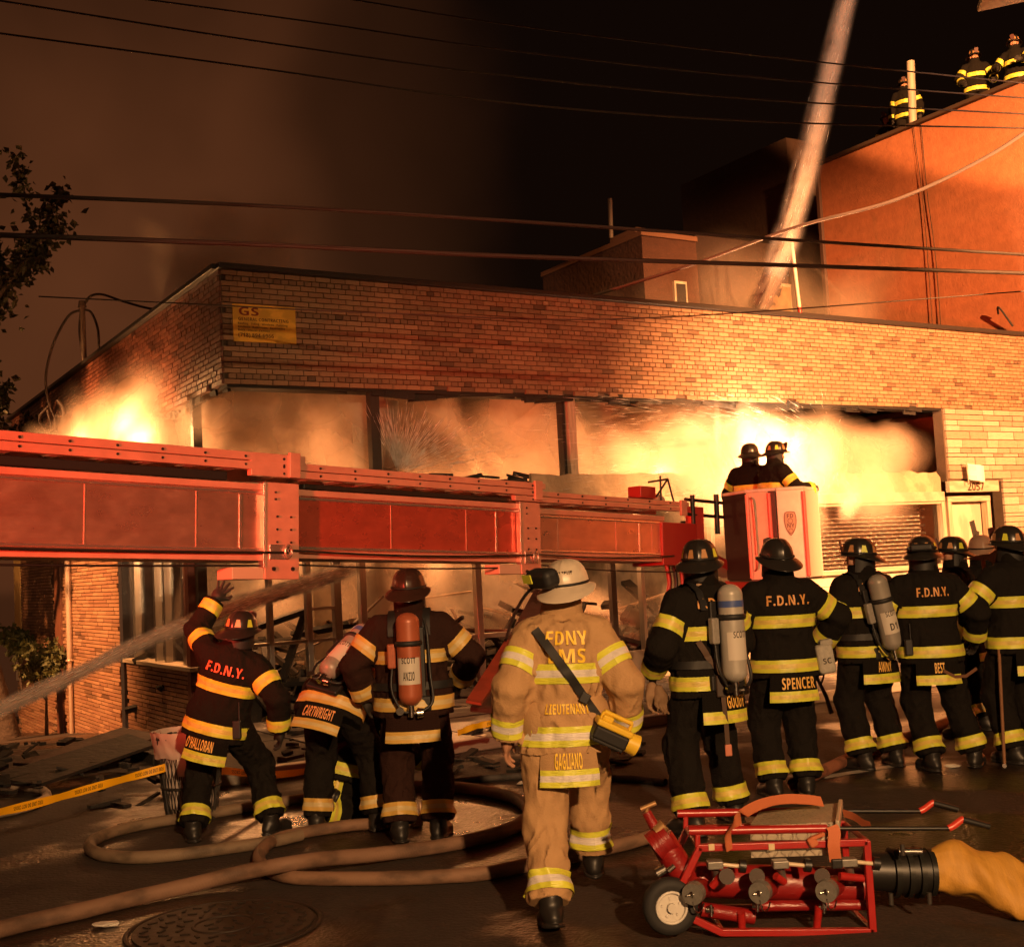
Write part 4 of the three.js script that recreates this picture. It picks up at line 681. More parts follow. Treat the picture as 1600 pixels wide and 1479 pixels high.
// the row on the right
const pE = person({ ...dark, label: 'person in dark coat lettered GOODY with white air tank and gloves in hand', pos: stand(1120, 1296), k: 1.045, turn: 0.5, hip: [0, 0.98, 0], hL: [-0.27, 0.98, -0.2], eL: [-0.7, -0.1, 0.8], hR: [0.26, 1.0, -0.28], fL: [-0.2, 0.09, 0.03], fR: [0.22, 0.09, -0.1], head: [-0.75, 0.0, 0], hood: true, text: 'GOODY', textA: [-0.1, 0.6], back: 'F.D.N.Y.', backS: [0.39, 0.47], goggles: false });
airPack(pE, 'white and blue air tank on the back of the coat lettered GOODY', { mat: mat(0.5, 0.47, 0.42, 0.4, 0.1, { map: grainTex }), num: '', x: 0.02 });
{
  const t = thing('tool_strap', 'dark tool strap with a red tab hanging from the coat lettered GOODY', 'strap', V3());
  const P = []; for (let i = 0; i <= 14; i++) { const s = lerp(0.2, -0.02, i / 14); P.push(hit(pE.torso, pE.on(s, lerp(-0.16, -0.04, i / 14)), pE.Z, 0.5, 0.016).applyMatrix4(pE.root.matrixWorld)); }
  part('strap', ribbon(P, 0.04, V3(1, 0.5, 0)), mat(0.09, 0.05, 0.03, 0.7), t);
  const e = P[14]; part('pouch', [box(0.075, 0.15, 0.035, e.x, e.y - 0.06, e.z + 0.02, 0.012)], mat(0.05, 0.03, 0.02, 0.6), t);
  part('strap_tail', ribbon([e.clone().add(V3(0.005, -0.12, 0.03)), e.clone().add(V3(0.015, -0.3, 0.02)), e.clone().add(V3(0.02, -0.46, 0.0))], 0.03, V3(1, 0, 0)), mat(0.09, 0.05, 0.03, 0.7), t);
  part('red_tab', [box(0.045, 0.075, 0.02, e.x + 0.022, e.y - 0.48, e.z, 0.006)], mat(0.6, 0.2, 0.12, 0.5), t);
  const gl = thing('spare_gloves', 'tan work gloves bunched in the left hand of the man lettered GOODY', 'gloves', pE.arm[0].w.clone().add(V3(0, -0.12, 0)).applyMatrix4(pE.root.matrixWorld));
  const m = part('glove', gloveL, mat(0.3, 0.18, 0.1, 0.8), gl); m.rotation.set(0.2, 0.8, -0.15); m.position.set(-0.02, 0.02, 0.02);
  const m2 = part('glove', gloveR, mat(0.22, 0.13, 0.07, 0.8), gl); m2.rotation.set(-0.2, 0.3, 0.35); m2.position.set(0.03, 0.0, 0.03);
}
const pF = person({ ...dark, label: 'person in dark coat lettered SPENCER wearing a plain round black helmet', pos: stand(1236, 1244), k: 1.04, turn: 0.1, hip: [0.02, 0.98, 0], hL: [-0.2, 1.05, -0.3], hR: [0.36, 1.02, -0.2], eR: [1, -0.2, 0.2], fL: [-0.12, 0.09, 0], fR: [0.12, 0.09, 0], head: [0.1, 0.12, 0], back: 'F.D.N.Y.', backS: [0.35, 0.44], text: 'SPENCER', textA: [-0.45, 0.7], patch: 'none', goggles: false });
const pG = person({ ...dark, label: 'person in dark coat looking left in profile with a slanting grey air tank', pos: stand(1376, 1199), k: 1.03, turn: 0.35, hip: [-0.04, 0.98, 0], hL: [-0.25, 1.02, -0.25], hR: [0.24, 1.0, -0.28], fL: [-0.15, 0.09, 0], fR: [0.15, 0.09, 0], head: [0.85, 0.02, 0], back: 'F.D.N.Y.', backS: [0.4, 0.48], text: 'AWNY', textA: [-0.35, 0.35] });
airPack(pG, 'grey air tank slanting on the back of the firefighter looking left', { tilt: 0.2, num: 'D1', blueBand: false });
const pH = person({ ...dark, label: 'person in dark coat lettered BEST standing square with feet apart', pos: stand(1494, 1201), k: 1.03, turn: 0.0, hip: [-0.13, 0.97, 0], hL: [-0.31, 1.03, -0.2], eL: [-1, 0, 0.3], hR: [0.28, 0.96, -0.16], eR: [0.7, -0.1, 0.7], fL: [-0.19, 0.09, 0.03], fR: [0.17, 0.09, -0.05], head: [-0.35, -0.1, 0], back: 'F.D.N.Y.', backS: [0.35, 0.44], backA: [-0.7, 0.7], text: 'BEST', textA: [-0.32, 0.28], goggles: true, tR: -0.5 });
whole('hanging_strap', 'brown leather tool strap hanging from the coat lettered BEST', 'strap', [ribbon([0, 0.33, 0.66, 1].map((t) => pH.world(-0.2 - 0.06 * Math.sin(t * 3.1), lerp(0.02, 0.3, t), 0.22 - 0.08 * t)), 0.025, V3(0, 1, 0))], mat(0.16, 0.07, 0.035, 0.6));
person({ ...dark, label: 'person facing left in profile between the man lettered BEST and the axe', pos: at(1514, 1150, 11.9).setY(0), k: 1.02, turn: 1.1, head: [0.4, 0, 0], goggles: false, cell: 0.022 });
const pJ = person({ ...dark, label: 'person in dark coat and tan hood standing behind the upright axe near the right edge', pos: at(1556, 1135, 12.2).setY(0), k: 1.02, turn: 0.4, helmet: M.tanHelmet, hood: true, head: [-0.6, 0, 0], hR: [0.2, 1.2, -0.3], trim: M.trimOrange, patch: 'none', cell: 0.022 });
const pK = person({ ...dark, label: 'person in dark coat at the right edge with both hands on a pole', pos: at(1606, 1190, 10.3).setY(0), k: 1.05, turn: 0.35, hL: [-0.26, 1.02, -0.22], eL: [-1, -0.2, 0.4], hR: [0.2, 1.0, -0.3], head: [0.2, 0, 0], fL: [-0.12, 0.09, 0] });
{
  const a = thing('fire_axe', 'upright pick head axe with wooden handle between the men at the right edge', 'axe', at(1556, 1120, 10.9).setY(1.0));
  part('handle', [bar(V3(0.06, -0.2, 0), V3(0.0, 0.68, 0), 0.017, 0.02)], mat(0.36, 0.17, 0.07, 0.5), a);
  const s = new THREE.Shape(); s.moveTo(-0.16, 0.02); s.lineTo(-0.02, 0.045); s.lineTo(0.06, 0.05); s.lineTo(0.13, 0.09); s.lineTo(0.125, -0.06); s.lineTo(0.05, -0.0); s.lineTo(-0.02, 0.0);
  part('axe_head', [new THREE.ExtrudeGeometry(s, { depth: 0.03, bevelEnabled: true, bevelSize: 0.004, bevelThickness: 0.004, bevelSegments: 1 }).translate(0, 0.66, -0.015)], mat(0.5, 0.3, 0.25, 0.35, 0.7), a);
  const h = thing('hook_pole', 'long thin pole standing on the road beside the man at the right edge', 'pole', V3());
  part('shaft', [bar(atH(1570, 1196, 0.0), at(1561, 1010, 10.15), 0.014)], mat(0.25, 0.12, 0.06, 0.5), h); part('foot', [bar(atH(1570, 1196, 0), atH(1570, 1196, 0.09), 0.02, 0.017)], M.chrome, h);
}
{ // small gear worn on the coats of the row
  const q = pF.world(-0.03, 0.25, 0.13), b = thing('mask_bag', 'white bag lettered SC at the right hip of the coat lettered SPENCER', 'bag', q, 0.1);
  part('bag_body', [box(0.13, 0.22, 0.09, 0, 0, 0, 0.03, [0, 0, 0.12]), box(0.1, 0.05, 0.08, 0.01, 0.12, 0, 0.02, [0, 0, 0.12])], mat(0.62, 0.58, 0.5, 0.6, 0, { map: grainTex, bumpMap: clothBump, bumpScale: 0.006 }), b);
  part('lettering', new THREE.PlaneGeometry(0.1, 0.055).rotateZ(0.12).translate(0, -0.01, 0.048), words('SC', '#3a2c20', 128, 72), b);
  const h = pG.world(0.12, 0.27, 0.1), l = thing('hand_light', 'orange right angle hand light clipped to the man looking left', 'hand light', h, 0.2);
  part('light_body', [box(0.06, 0.17, 0.06, 0, 0, 0, 0.02, [0, 0, -0.5]), bar(V3(0.03, 0.07, 0), V3(0.1, 0.1, 0.03), 0.035, 0.04, 14)], mat(0.75, 0.16, 0.05, 0.4), l);
  part('light_lens', [bar(V3(0.1, 0.1, 0.03), V3(0.108, 0.104, 0.034), 0.036, 0.036, 14)], M.chrome, l);
  for (const [p, sx, lab] of [[pH, -0.2, 'small black radio on the back of the coat lettered BEST'], [pA, 0.19, 'small black radio at the belt of the man raising his arm']]) {
    const r = thing('radio', lab, 'radio', p.world(-0.02, sx, 0.13), 0); part('radio_body', [box(0.06, 0.13, 0.04, 0, 0, 0, 0.01)], M.rubber, r); part('antenna', [bar(V3(0.018, 0.06, 0), V3(0.02, 0.19, 0), 0.006, 0.004)], M.rubber, r);
  }
}
const floorAt = (px, py, d, k = 1) => { const p = at(px, py, d); p.y -= 1.66 * k; return p; };
// crew of the tower ladder bucket
person({ ...dark, label: 'person in the bucket facing right towards the glow, arms on the rail', pos: floorAt(1203, 712, 15.5), turn: -1.25, lean: 0.12, hL: [-0.25, 1.18, -0.42], hR: [0.25, 1.18, -0.42], eL: [-0.6, -0.6, 0.3], eR: [0.6, -0.6, 0.3], head: [0.05, -0.05, 0], cell: 0.022 });
const pM = person({ ...dark, label: 'person with an air tank in the bucket behind the man facing right', pos: floorAt(1172, 715, 16.1), turn: -0.5, hL: [-0.25, 1.1, -0.35], hR: [0.25, 1.1, -0.35], head: [0.2, 0, 0], patch: 'none', cell: 0.024 });
// men on the roof of the stucco building
const roof = (px, py, d, o) => { const p = at(px, py, d); p.y = 10.52; return person({ ...dark, pos: p, cell: 0.032, ...o }); };
roof(1413, 132, 27.2, { label: 'person on the high roof behind the pale vent pipe looking down', turn: 2.6, head: [0.2, -0.2, 0] });
roof(1522, 88, 25.8, { label: 'person on the high roof right of the pale vent pipe with yellow trimmed coat', turn: 2.9, hL: [-0.3, 1.0, -0.3], hR: [0.3, 1.0, -0.3], head: [0.2, -0.15, 0] });
roof(1584, 60, 25.2, { label: 'person on the high roof at the top right corner holding a tool', turn: 2.5, hL: [-0.2, 1.15, -0.4], hR: [0.3, 1.1, -0.35], head: [0.1, -0.1, 0] });
roof(1392, 190, 28.0, { label: 'person crouching low on the high roof left of the pale vent pipe', turn: 2.3, hip: [0, 0.5, 0.1], lean: 0.4, fL: [-0.16, 0.09, -0.2], fR: [0.16, 0.09, 0.3], kR: [0, -0.6, -1], hL: [-0.2, 0.5, -0.4], hR: [0.2, 0.5, -0.4] });
// ---------- tower ladder: telescoping boom and bucket ----------
{
  const A = V3(-3.748, 2.411, -9), Dv = V3(0.99919, -0.06505, -1.0078), e1 = Dv.clone().normalize(), n0 = V3(0.7071, 0, 0.7071), e2 = n0.clone().cross(e1).normalize().multiplyScalar(-1), n = e1.clone().cross(e2).normalize();
  if (e2.y < 0) e2.negate(); if (n.dot(n0) < 0) n.negate();
  const t = thing('tower_ladder', 'tower ladder boom across the street with rescue ladder on top and white bucket', 'tower ladder', A);
  const frame = new THREE.Matrix4().makeBasis(e1, e2, n), LU = Dv.length();
  const B = (s0, s1, y0, y1, z0, z1, bev = 0) => box((s1 - s0) * LU, y1 - y0, z1 - z0, ((s0 + s1) / 2) * LU, (y0 + y1) / 2, (z0 + z1) / 2, bev).applyMatrix4(frame);
  const L = (s, y, z) => V3(s * LU, y, z).applyMatrix4(frame);
  const ripple = tex(512, (u, w) => 0.75 * nD(u, w * 3) + 0.25 * nA(u, w * 4), 0.45);
  const steel = mat(0.78, 0.45, 0.34, 0.5, 0.8, { map: grainTex, roughnessMap: roughTex, bumpMap: ripple, bumpScale: 0.03 }), plate = mat(0.68, 0.33, 0.24, 0.42, 0.15, { map: grainTex }), redTintSteel = mat(0.7, 0.14, 0.09, 0.45, 0.6, { map: grainTex, roughnessMap: roughTex, bumpMap: ripple, bumpScale: 0.03 }), shiny = mat(0.75, 0.6, 0.52, 0.26, 0.85), blackM = mat(0.012, 0.011, 0.01, 0.5), redDark = mat(0.3, 0.02, 0.018, 0.4);  // silver boom metal, with the red truck light mixed into the section colours
  const sections = [[-2.2, 1.75, 0.33, 0, steel], [1.7, 3.9, 0.305, -0.03, redTintSteel], [3.85, 5.55, 0.27, -0.06, steel]];
  for (const [s0, s1, h, z, m] of sections) {
    const b = part('boom_section', uvBox(B(s0, s1, -h + 0.02, h - 0.02, z - 0.52, z)), m, t);
    part('flange', uvBox(B(s0, s1, h - 0.055, h, z - 0.54, z + 0.022, 0.006)), plate, b); part('flange', uvBox(B(s0, s1, -h, -h + 0.07, z - 0.54, z + 0.022, 0.006)), plate, b);
    for (const y of [h - 0.078, -h + 0.092]) part('polished_strip', bar(L(s0 + 0.02, y, z), L(s1 - 0.02, y, z), 0.017, 0.017, 14), shiny, b);
    for (const s of [s1 - 0.16, s1 - 0.62, s1 - 1.3]) part('panel_seam', B(s, s + 0.006, -h + 0.1, h - 0.09, z, z + 0.004, 0.001), plate, b);
    part('end_seam', B(s1 - 0.33, s1 - 0.315, -h + 0.1, h - 0.1, z, z + 0.008, 0.002), shiny, b);
  }
  for (const [s0, s1, y0, y1, z1] of [[1.58, 1.83, -0.49, 0.345, 0.05], [3.79, 4.0, -0.43, 0.32, 0.03]]) {
    const c = part('collar', uvBox(B(s0, s1, y0, y1, -0.02, z1, 0.008)), plate, t);
    part('collar_edge', B(s0 - 0.012, s0 - 0.002, y0 + 0.1, y1, -0.02, z1 + 0.01, 0.003), shiny, c);
    part('shoe', uvBox(B(s0 - 0.22, s0, y0, y0 + 0.1, -0.2, z1 - 0.01, 0.008)), mat(0.5, 0.38, 0.28, 0.5), c);
    for (const [a, y] of [[0.3, 0.26], [0.3, 0.2], [0.35, 0.05], [0.75, 0.05], [0.35, -0.06], [0.75, -0.06], [0.35, -0.17], [0.75, -0.17], [0.25, -0.4], [0.8, -0.4]]) { const p = L(lerp(s0, s1, a), y, z1); part('bolt', [bar(p.clone().addScaledVector(n, -0.005), p.clone().addScaledVector(n, 0.012), y < -0.3 ? 0.02 : 0.011, y < -0.3 ? 0.018 : 0.009, 8)], blackM, c); }
    const q = L(lerp(s0, s1, 0.62), -0.25, z1 + 0.03); part('shackle', [new THREE.TorusGeometry(0.042, 0.012, 8, 20).scale(0.8, 1.2, 1).applyMatrix4(frame).translate(q.x, q.y, q.z), B(s0 + 0.03, s0 + 0.17, -0.32, -0.19, z1 - 0.01, z1 + 0.012, 0.004)], shiny, c);
  }
  // cables under the boom
  const sag = (s0, s1, y0, y1, z, r) => tube([0, 0.25, 0.5, 0.75, 1].map((k) => L(lerp(s0, s1, k), lerp(y0, y1, k) - 0.03 * Math.sin(k * Math.PI), z)), r, 40, 6);
  for (const a of [[-2, 1.74, -0.22, -0.26, 0.07, 0.011], [-2, 1.62, -0.345, -0.37, 0.0, 0.009], [1.75, 3.9, -0.24, -0.23, 0.06, 0.009], [1.8, 4.0, -0.36, -0.345, 0.0, 0.008], [3.95, 5.6, -0.22, -0.2, 0.03, 0.008], [3.95, 5.9, -0.33, -0.38, 0.02, 0.008]]) part('cable', sag(...a), blackM, t);
  // rescue ladder in three lengths
  for (const [s0, s1, y0, y1] of [[-2.2, 1.9, 0.45, 0.6], [1.5, 4.08, 0.4, 0.535], [3.75, 5.85, 0.335, 0.45]]) {
    const m = (y0 + y1) / 2;
    const r = part('ladder_rail', uvBox(B(s0, s1, m + 0.004, y1, -0.05, 0.01, 0.006)), plate, t); part('ladder_rail', uvBox(B(s0, s1 - 0.12, y0, m - 0.004, -0.05, 0.014, 0.006)), plate, t);
    part('ladder_rail', uvBox(B(s0, s1, y0, y1, -0.56, -0.5, 0.006)), plate, t);
    for (let s = Math.ceil(s0 / 0.275) * 0.275 + 0.086; s < s1 - 0.1; s += 0.275) {
      part('ladder_rung', bar(L(s, y0 + 0.03, -0.04), L(s, y0 + 0.03, -0.52), 0.02), shiny, t);
      for (const y of [m + 0.035, m - 0.035]) part('rivet', bar(L(s, y, 0.005), L(s, y, 0.019), 0.013, 0.011, 7), blackM, r);
    }
    part('ladder_bracket', uvBox(B(s1 - 0.13, s1 - 0.05, y0 - 0.05, y1 + 0.02, 0.0, 0.035, 0.006)), plate, t);
  }
  part('ladder_track', uvBox(B(-2.2, 1.35, 0.345, 0.42, -0.12, -0.02, 0.008)), blackM, t); part('ladder_track', uvBox(B(1.9, 3.7, 0.315, 0.36, -0.12, -0.02, 0.008)), blackM, t);
  // tip of the boom
  part('boom_tip', uvBox(B(5.5, 5.98, -0.31, 0.2, -0.5, -0.02, 0.01)), redDark, t);
  part('tip_arm', [B(5.98, 6.16, -0.12, 0.42, -0.2, -0.1, 0.01)], mat(0.55, 0.05, 0.04, 0.35), t); part('tip_arm', [B(6.0, 6.06, -0.9, 0.25, -0.3, -0.18, 0.01)], blackM, t);
  for (const [s, z, m] of [[5.6, -0.1, redDark], [5.7, -0.2, blackM], [5.8, -0.12, redDark], [5.88, -0.3, blackM]]) part('hydraulic_hose', tube([L(s, -0.25, z), L(s + 0.02, -0.5, z + 0.02), L(s + 0.01, -0.7, z), L(s + 0.12, -0.9, z - 0.05)], 0.026, 20, 8), m, t);
  part('guard_rail', [bar(L(5.9, 0.5, -0.1), L(6.7, 0.5, -0.2), 0.022), bar(L(5.9, 0.32, -0.1), L(6.7, 0.32, -0.2), 0.022), bar(L(6.0, 0.1, -0.1), L(6.0, 0.56, -0.1), 0.03), bar(L(6.4, 0.1, -0.15), L(6.4, 0.6, -0.15), 0.034)], blackM, t);
  const wl = part('work_light', [B(5.3, 5.5, 0.48, 0.62, -0.3, -0.1, 0.012)], redDark, t);
  part('light_reflector', [new THREE.ConeGeometry(0.11, 0.12, 20, 1, true).rotateX(0.9).applyMatrix4(new THREE.Matrix4().setPosition(L(5.52, 0.5, -0.12)))], mCream, wl);
  part('light_guard', [[[5.36, 0.66], [5.62, 0.72]], [[5.62, 0.72], [5.7, 0.42]], [[5.46, 0.5], [5.62, 0.72]], [[5.52, 0.42], [5.52, 0.75]]].map(([a, b]) => bar(L(a[0], a[1], -0.05), L(b[0], b[1], -0.05), 0.012)), blackM, wl);
  // bucket
  const b = new THREE.Group(); b.name = 'bucket'; t.add(b); b.position.copy(A).negate();
  const p = [[1131, 773, 15.7], [1166, 769, 15.1], [1200, 768, 15.0], [1212, 767, 14.96], [1254, 764, 14.96], [1275, 767, 15.4], [1262, 762, 16.7], [1142, 767, 16.7]].map((q) => at(...q)), top = p[3].y, H = 1.06;
  for (const q of p) q.y = top - H / 2;
  const white = mat(0.78, 0.72, 0.64, 0.4, 0, { map: grainTex }), pan = (i, j, m, nm = 'bucket_panel', h = H) => part(nm, uvBox(beam(p[i], p[j], 0.05, h, UP, 0.008)), m, b);
  pan(0, 1, mat(0.022, 0.015, 0.012, 0.9, 0, { map: grainTex })); pan(1, 2, mat(0.7, 0.56, 0.44, 0.45, 0, { map: grainTex })); pan(2, 3, blackM); const fp = pan(3, 4, white); pan(4, 5, mat(0.72, 0.52, 0.44, 0.4)); pan(5, 6, white); pan(6, 7, white); pan(7, 0, mat(0.17, 0.12, 0.1, 0.5));
  for (const i of [1, 2, 4]) part('corner_strip', [bar(p[i].clone().add(V3(0.0, -H / 2 + 0.02, 0.03)), p[i].clone().add(V3(0, H / 2 - 0.02, 0.03)), 0.026)], i === 1 ? mat(0.75, 0.3, 0.25, 0.3) : mat(0.7, 0.15, 0.13, 0.3), b);
  part('grab_rail', [tube([V3(0.03, 0.46, 0.05), V3(0.05, 0.42, 0.1), V3(0.06, 0, 0.1), V3(0.06, -0.35, 0.1), V3(0.04, -0.42, 0.05)].map((q) => q.add(p[1])), 0.014, 30, 7)], mat(0.6, 0.2, 0.15, 0.3, 0.4), b);
  part('bucket_floor', [prism(p.map((q) => [q.x, q.z]), 0.06).translate(0, top - H - 0.02, 0)], blackM, b);
  part('top_rail', p.map((q, i) => bar(q.clone().setY(top + 0.02), p[(i + 1) % 8].clone().setY(top + 0.02), 0.025)), white, b);
  { // crest on the front panel
    const cv = document.createElement('canvas'); cv.width = 128; cv.height = 224; const c = cv.getContext('2d');
    c.lineWidth = 7; c.strokeStyle = '#7a4238'; c.fillStyle = '#b08a74'; c.beginPath(); c.moveTo(20, 14); c.quadraticCurveTo(64, -2, 108, 14); c.quadraticCurveTo(132, 90, 100, 170); c.quadraticCurveTo(82, 206, 64, 218); c.quadraticCurveTo(46, 206, 28, 170); c.quadraticCurveTo(-4, 90, 20, 14); c.fill(); c.stroke();
    c.fillStyle = '#6a3a34'; c.font = 'bold 52px sans-serif'; c.textAlign = 'center'; c.fillText('FD', 64, 62); c.fillText('NY', 64, 150); c.lineWidth = 5; c.beginPath(); c.arc(64, 90, 22, 0, 7); c.stroke(); c.beginPath(); c.arc(64, 180, 20, 0, 7); c.stroke();
    const tx = new THREE.CanvasTexture(cv); tx.colorSpace = THREE.SRGBColorSpace;
    const d = p[4].clone().sub(p[3]).normalize(), z = d.clone().cross(UP), mid = p[3].clone().lerp(p[4], 0.45).addScaledVector(z, 0.03).add(V3(0, 0.13, 0));
    const g = new THREE.PlaneGeometry(0.17, 0.3).applyMatrix4(new THREE.Matrix4().makeBasis(d, UP, z)).translate(mid.x, mid.y, mid.z);
    part('crest', g, mat(1, 1, 1, 0.5, 0, { map: tx, alphaTest: 0.5 }), fp);
  }
  part('bucket_bracket', [beam(L(6.1, -0.1, -0.3).add(A), p[0].clone().add(V3(0.1, -0.45, -0.3)), 0.3, 0.12), beam(p[0].clone().add(V3(0.1, -0.6, -0.2)), p[3].clone().add(V3(0, -0.6, -0.2)), 0.3, 0.12)], redDark, b);
}
// underside of a second bucket above the right-hand corner
{
  const q = at(1580, 0, 12), u = thing('raised_bucket', 'cream underside of another bucket cut by the top right corner of the view', 'bucket', q);
  const tilt = [0.1, -0.25, 0.09];
  part('floor_plate', [box(0.62, 0.06, 0.5, 0.02, 0.06, 0, 0.015, tilt)], mat(0.55, 0.5, 0.36, 0.5, 0, { map: grainTex }), u); part('rim', [box(0.56, 0.14, 0.44, 0.02, 0.15, 0, 0.02, tilt)], mat(0.1, 0.08, 0.06, 0.5), u);
}
// ---------- hoses on the road ----------
const mHose = (c) => mat(...c, 0.75, 0, { bumpMap: tex(128, (u, w) => 0.5 + 0.5 * Math.sin(u * 400) * Math.sin(w * 40)), bumpScale: 0.002, map: tex(512, (u, w) => 0.45 + 0.55 * smooth(0.3, 0.6, nA(u, w * 0.5)), 1) });
function hose(label, px, col, r = 0.042, h = [], n = 140) {
  const pts = px.map(([x, y], i) => { const hh = r + (h[i] ?? 0); return atH(x, y, hh); });
  const g = uvScale(new THREE.TubeGeometry(curve(pts), n, r, 12), 5, 1), p = g.attributes.position, nn = g.attributes.normal;
  for (let i = 0; i < p.count; i++) { const w = 0.09 * r * noise(p.getX(i) * 7, p.getY(i) * 9, p.getZ(i) * 7); p.setXYZ(i, p.getX(i) + nn.getX(i) * w, p.getY(i) + nn.getY(i) * w * 0.6, p.getZ(i) + nn.getZ(i) * w); }
  return whole('fire_hose', label, 'fire hose', g, mHose(col), 'hoses lying on the road');
}
hose('olive fire hose looping round the feet of the man with raised arm', [[640, 1236], [560, 1240], [478, 1247], [380, 1262], [276, 1279], [212, 1290], [160, 1305], [140, 1320], [152, 1333], [195, 1339], [255, 1337], [330, 1328], [425, 1314], [470, 1304]], [0.2, 0.14, 0.09]);
hose('dull fire hose with a reddish end curling behind the walking officer', [[1040, 1300], [960, 1322], [850, 1345], [770, 1362], [690, 1369], [600, 1372], [500, 1372], [448, 1369], [418, 1357], [404, 1341], [414, 1322], [446, 1306], [531, 1291], [600, 1285], [660, 1280]], [0.23, 0.13, 0.08]);
hose('long fire hose running from the lower left corner into a wide bend', [[-40, 1462], [42, 1441], [120, 1424], [212, 1402], [300, 1382], [372, 1364], [452, 1349], [520, 1340], [584, 1335], [690, 1321], [770, 1304], [812, 1286], [826, 1266], [804, 1247], [750, 1234], [690, 1228], [610, 1226]], [0.22, 0.125, 0.08], 0.046, [0, 0, 0, 0, 0.01, 0.03, 0.075, 0.05, 0.02]);
hose('pale fire hose coil on the pavement at the left edge', [[-30, 1226], [20, 1228], [58, 1232], [73, 1243], [52, 1257], [10, 1268], [-40, 1276]], [0.42, 0.33, 0.25], 0.04);
hose('reddish fire hose crossing the road behind the row of men', [[1240, 1225], [1290, 1202], [1340, 1180], [1400, 1158], [1450, 1140], [1500, 1120]], [0.3, 0.11, 0.06], 0.05);
hose('thin dark hose on the wet road behind the officer', [[700, 1222], [780, 1214], [860, 1212], [980, 1216], [1040, 1222]], [0.06, 0.05, 0.045], 0.03);
// iron cover in the road
{
  const c = atH(350, 1446, 0.006), m = thing('manhole_cover', 'round patterned iron cover set in the road at the lower left', 'manhole cover', c), iron = mat(0.036, 0.024, 0.017, 0.6, 0.1, { map: grainTex, bumpMap: bumpTex, bumpScale: 0.004 });
  part('cover_plate', uvBox(new THREE.CylinderGeometry(0.47, 0.47, 0.012, 56).translate(0, 0.002, 0)), iron, m); part('rim', new THREE.TorusGeometry(0.5, 0.014, 6, 64).rotateX(Math.PI / 2).scale(1, 0.6, 1), iron, m); part('rim', new THREE.TorusGeometry(0.16, 0.01, 6, 40).rotateX(Math.PI / 2).scale(1, 0.8, 1).translate(0, 0.008, 0), iron, m);
  for (const [r, k] of [[0.08, 6], [0.23, 16], [0.32, 24], [0.41, 32]]) for (let i = 0; i < k; i++) { const a = (i / k) * 6.283; part('stud', box(0.052, 0.008, 0.02, 0, 0, 0, 0.003), iron, m).position.set(Math.cos(a) * r, 0.011, Math.sin(a) * r); m.children[m.children.length - 1].rotation.y = -a + (i % 2 ? 0.9 : -0.7); }
}
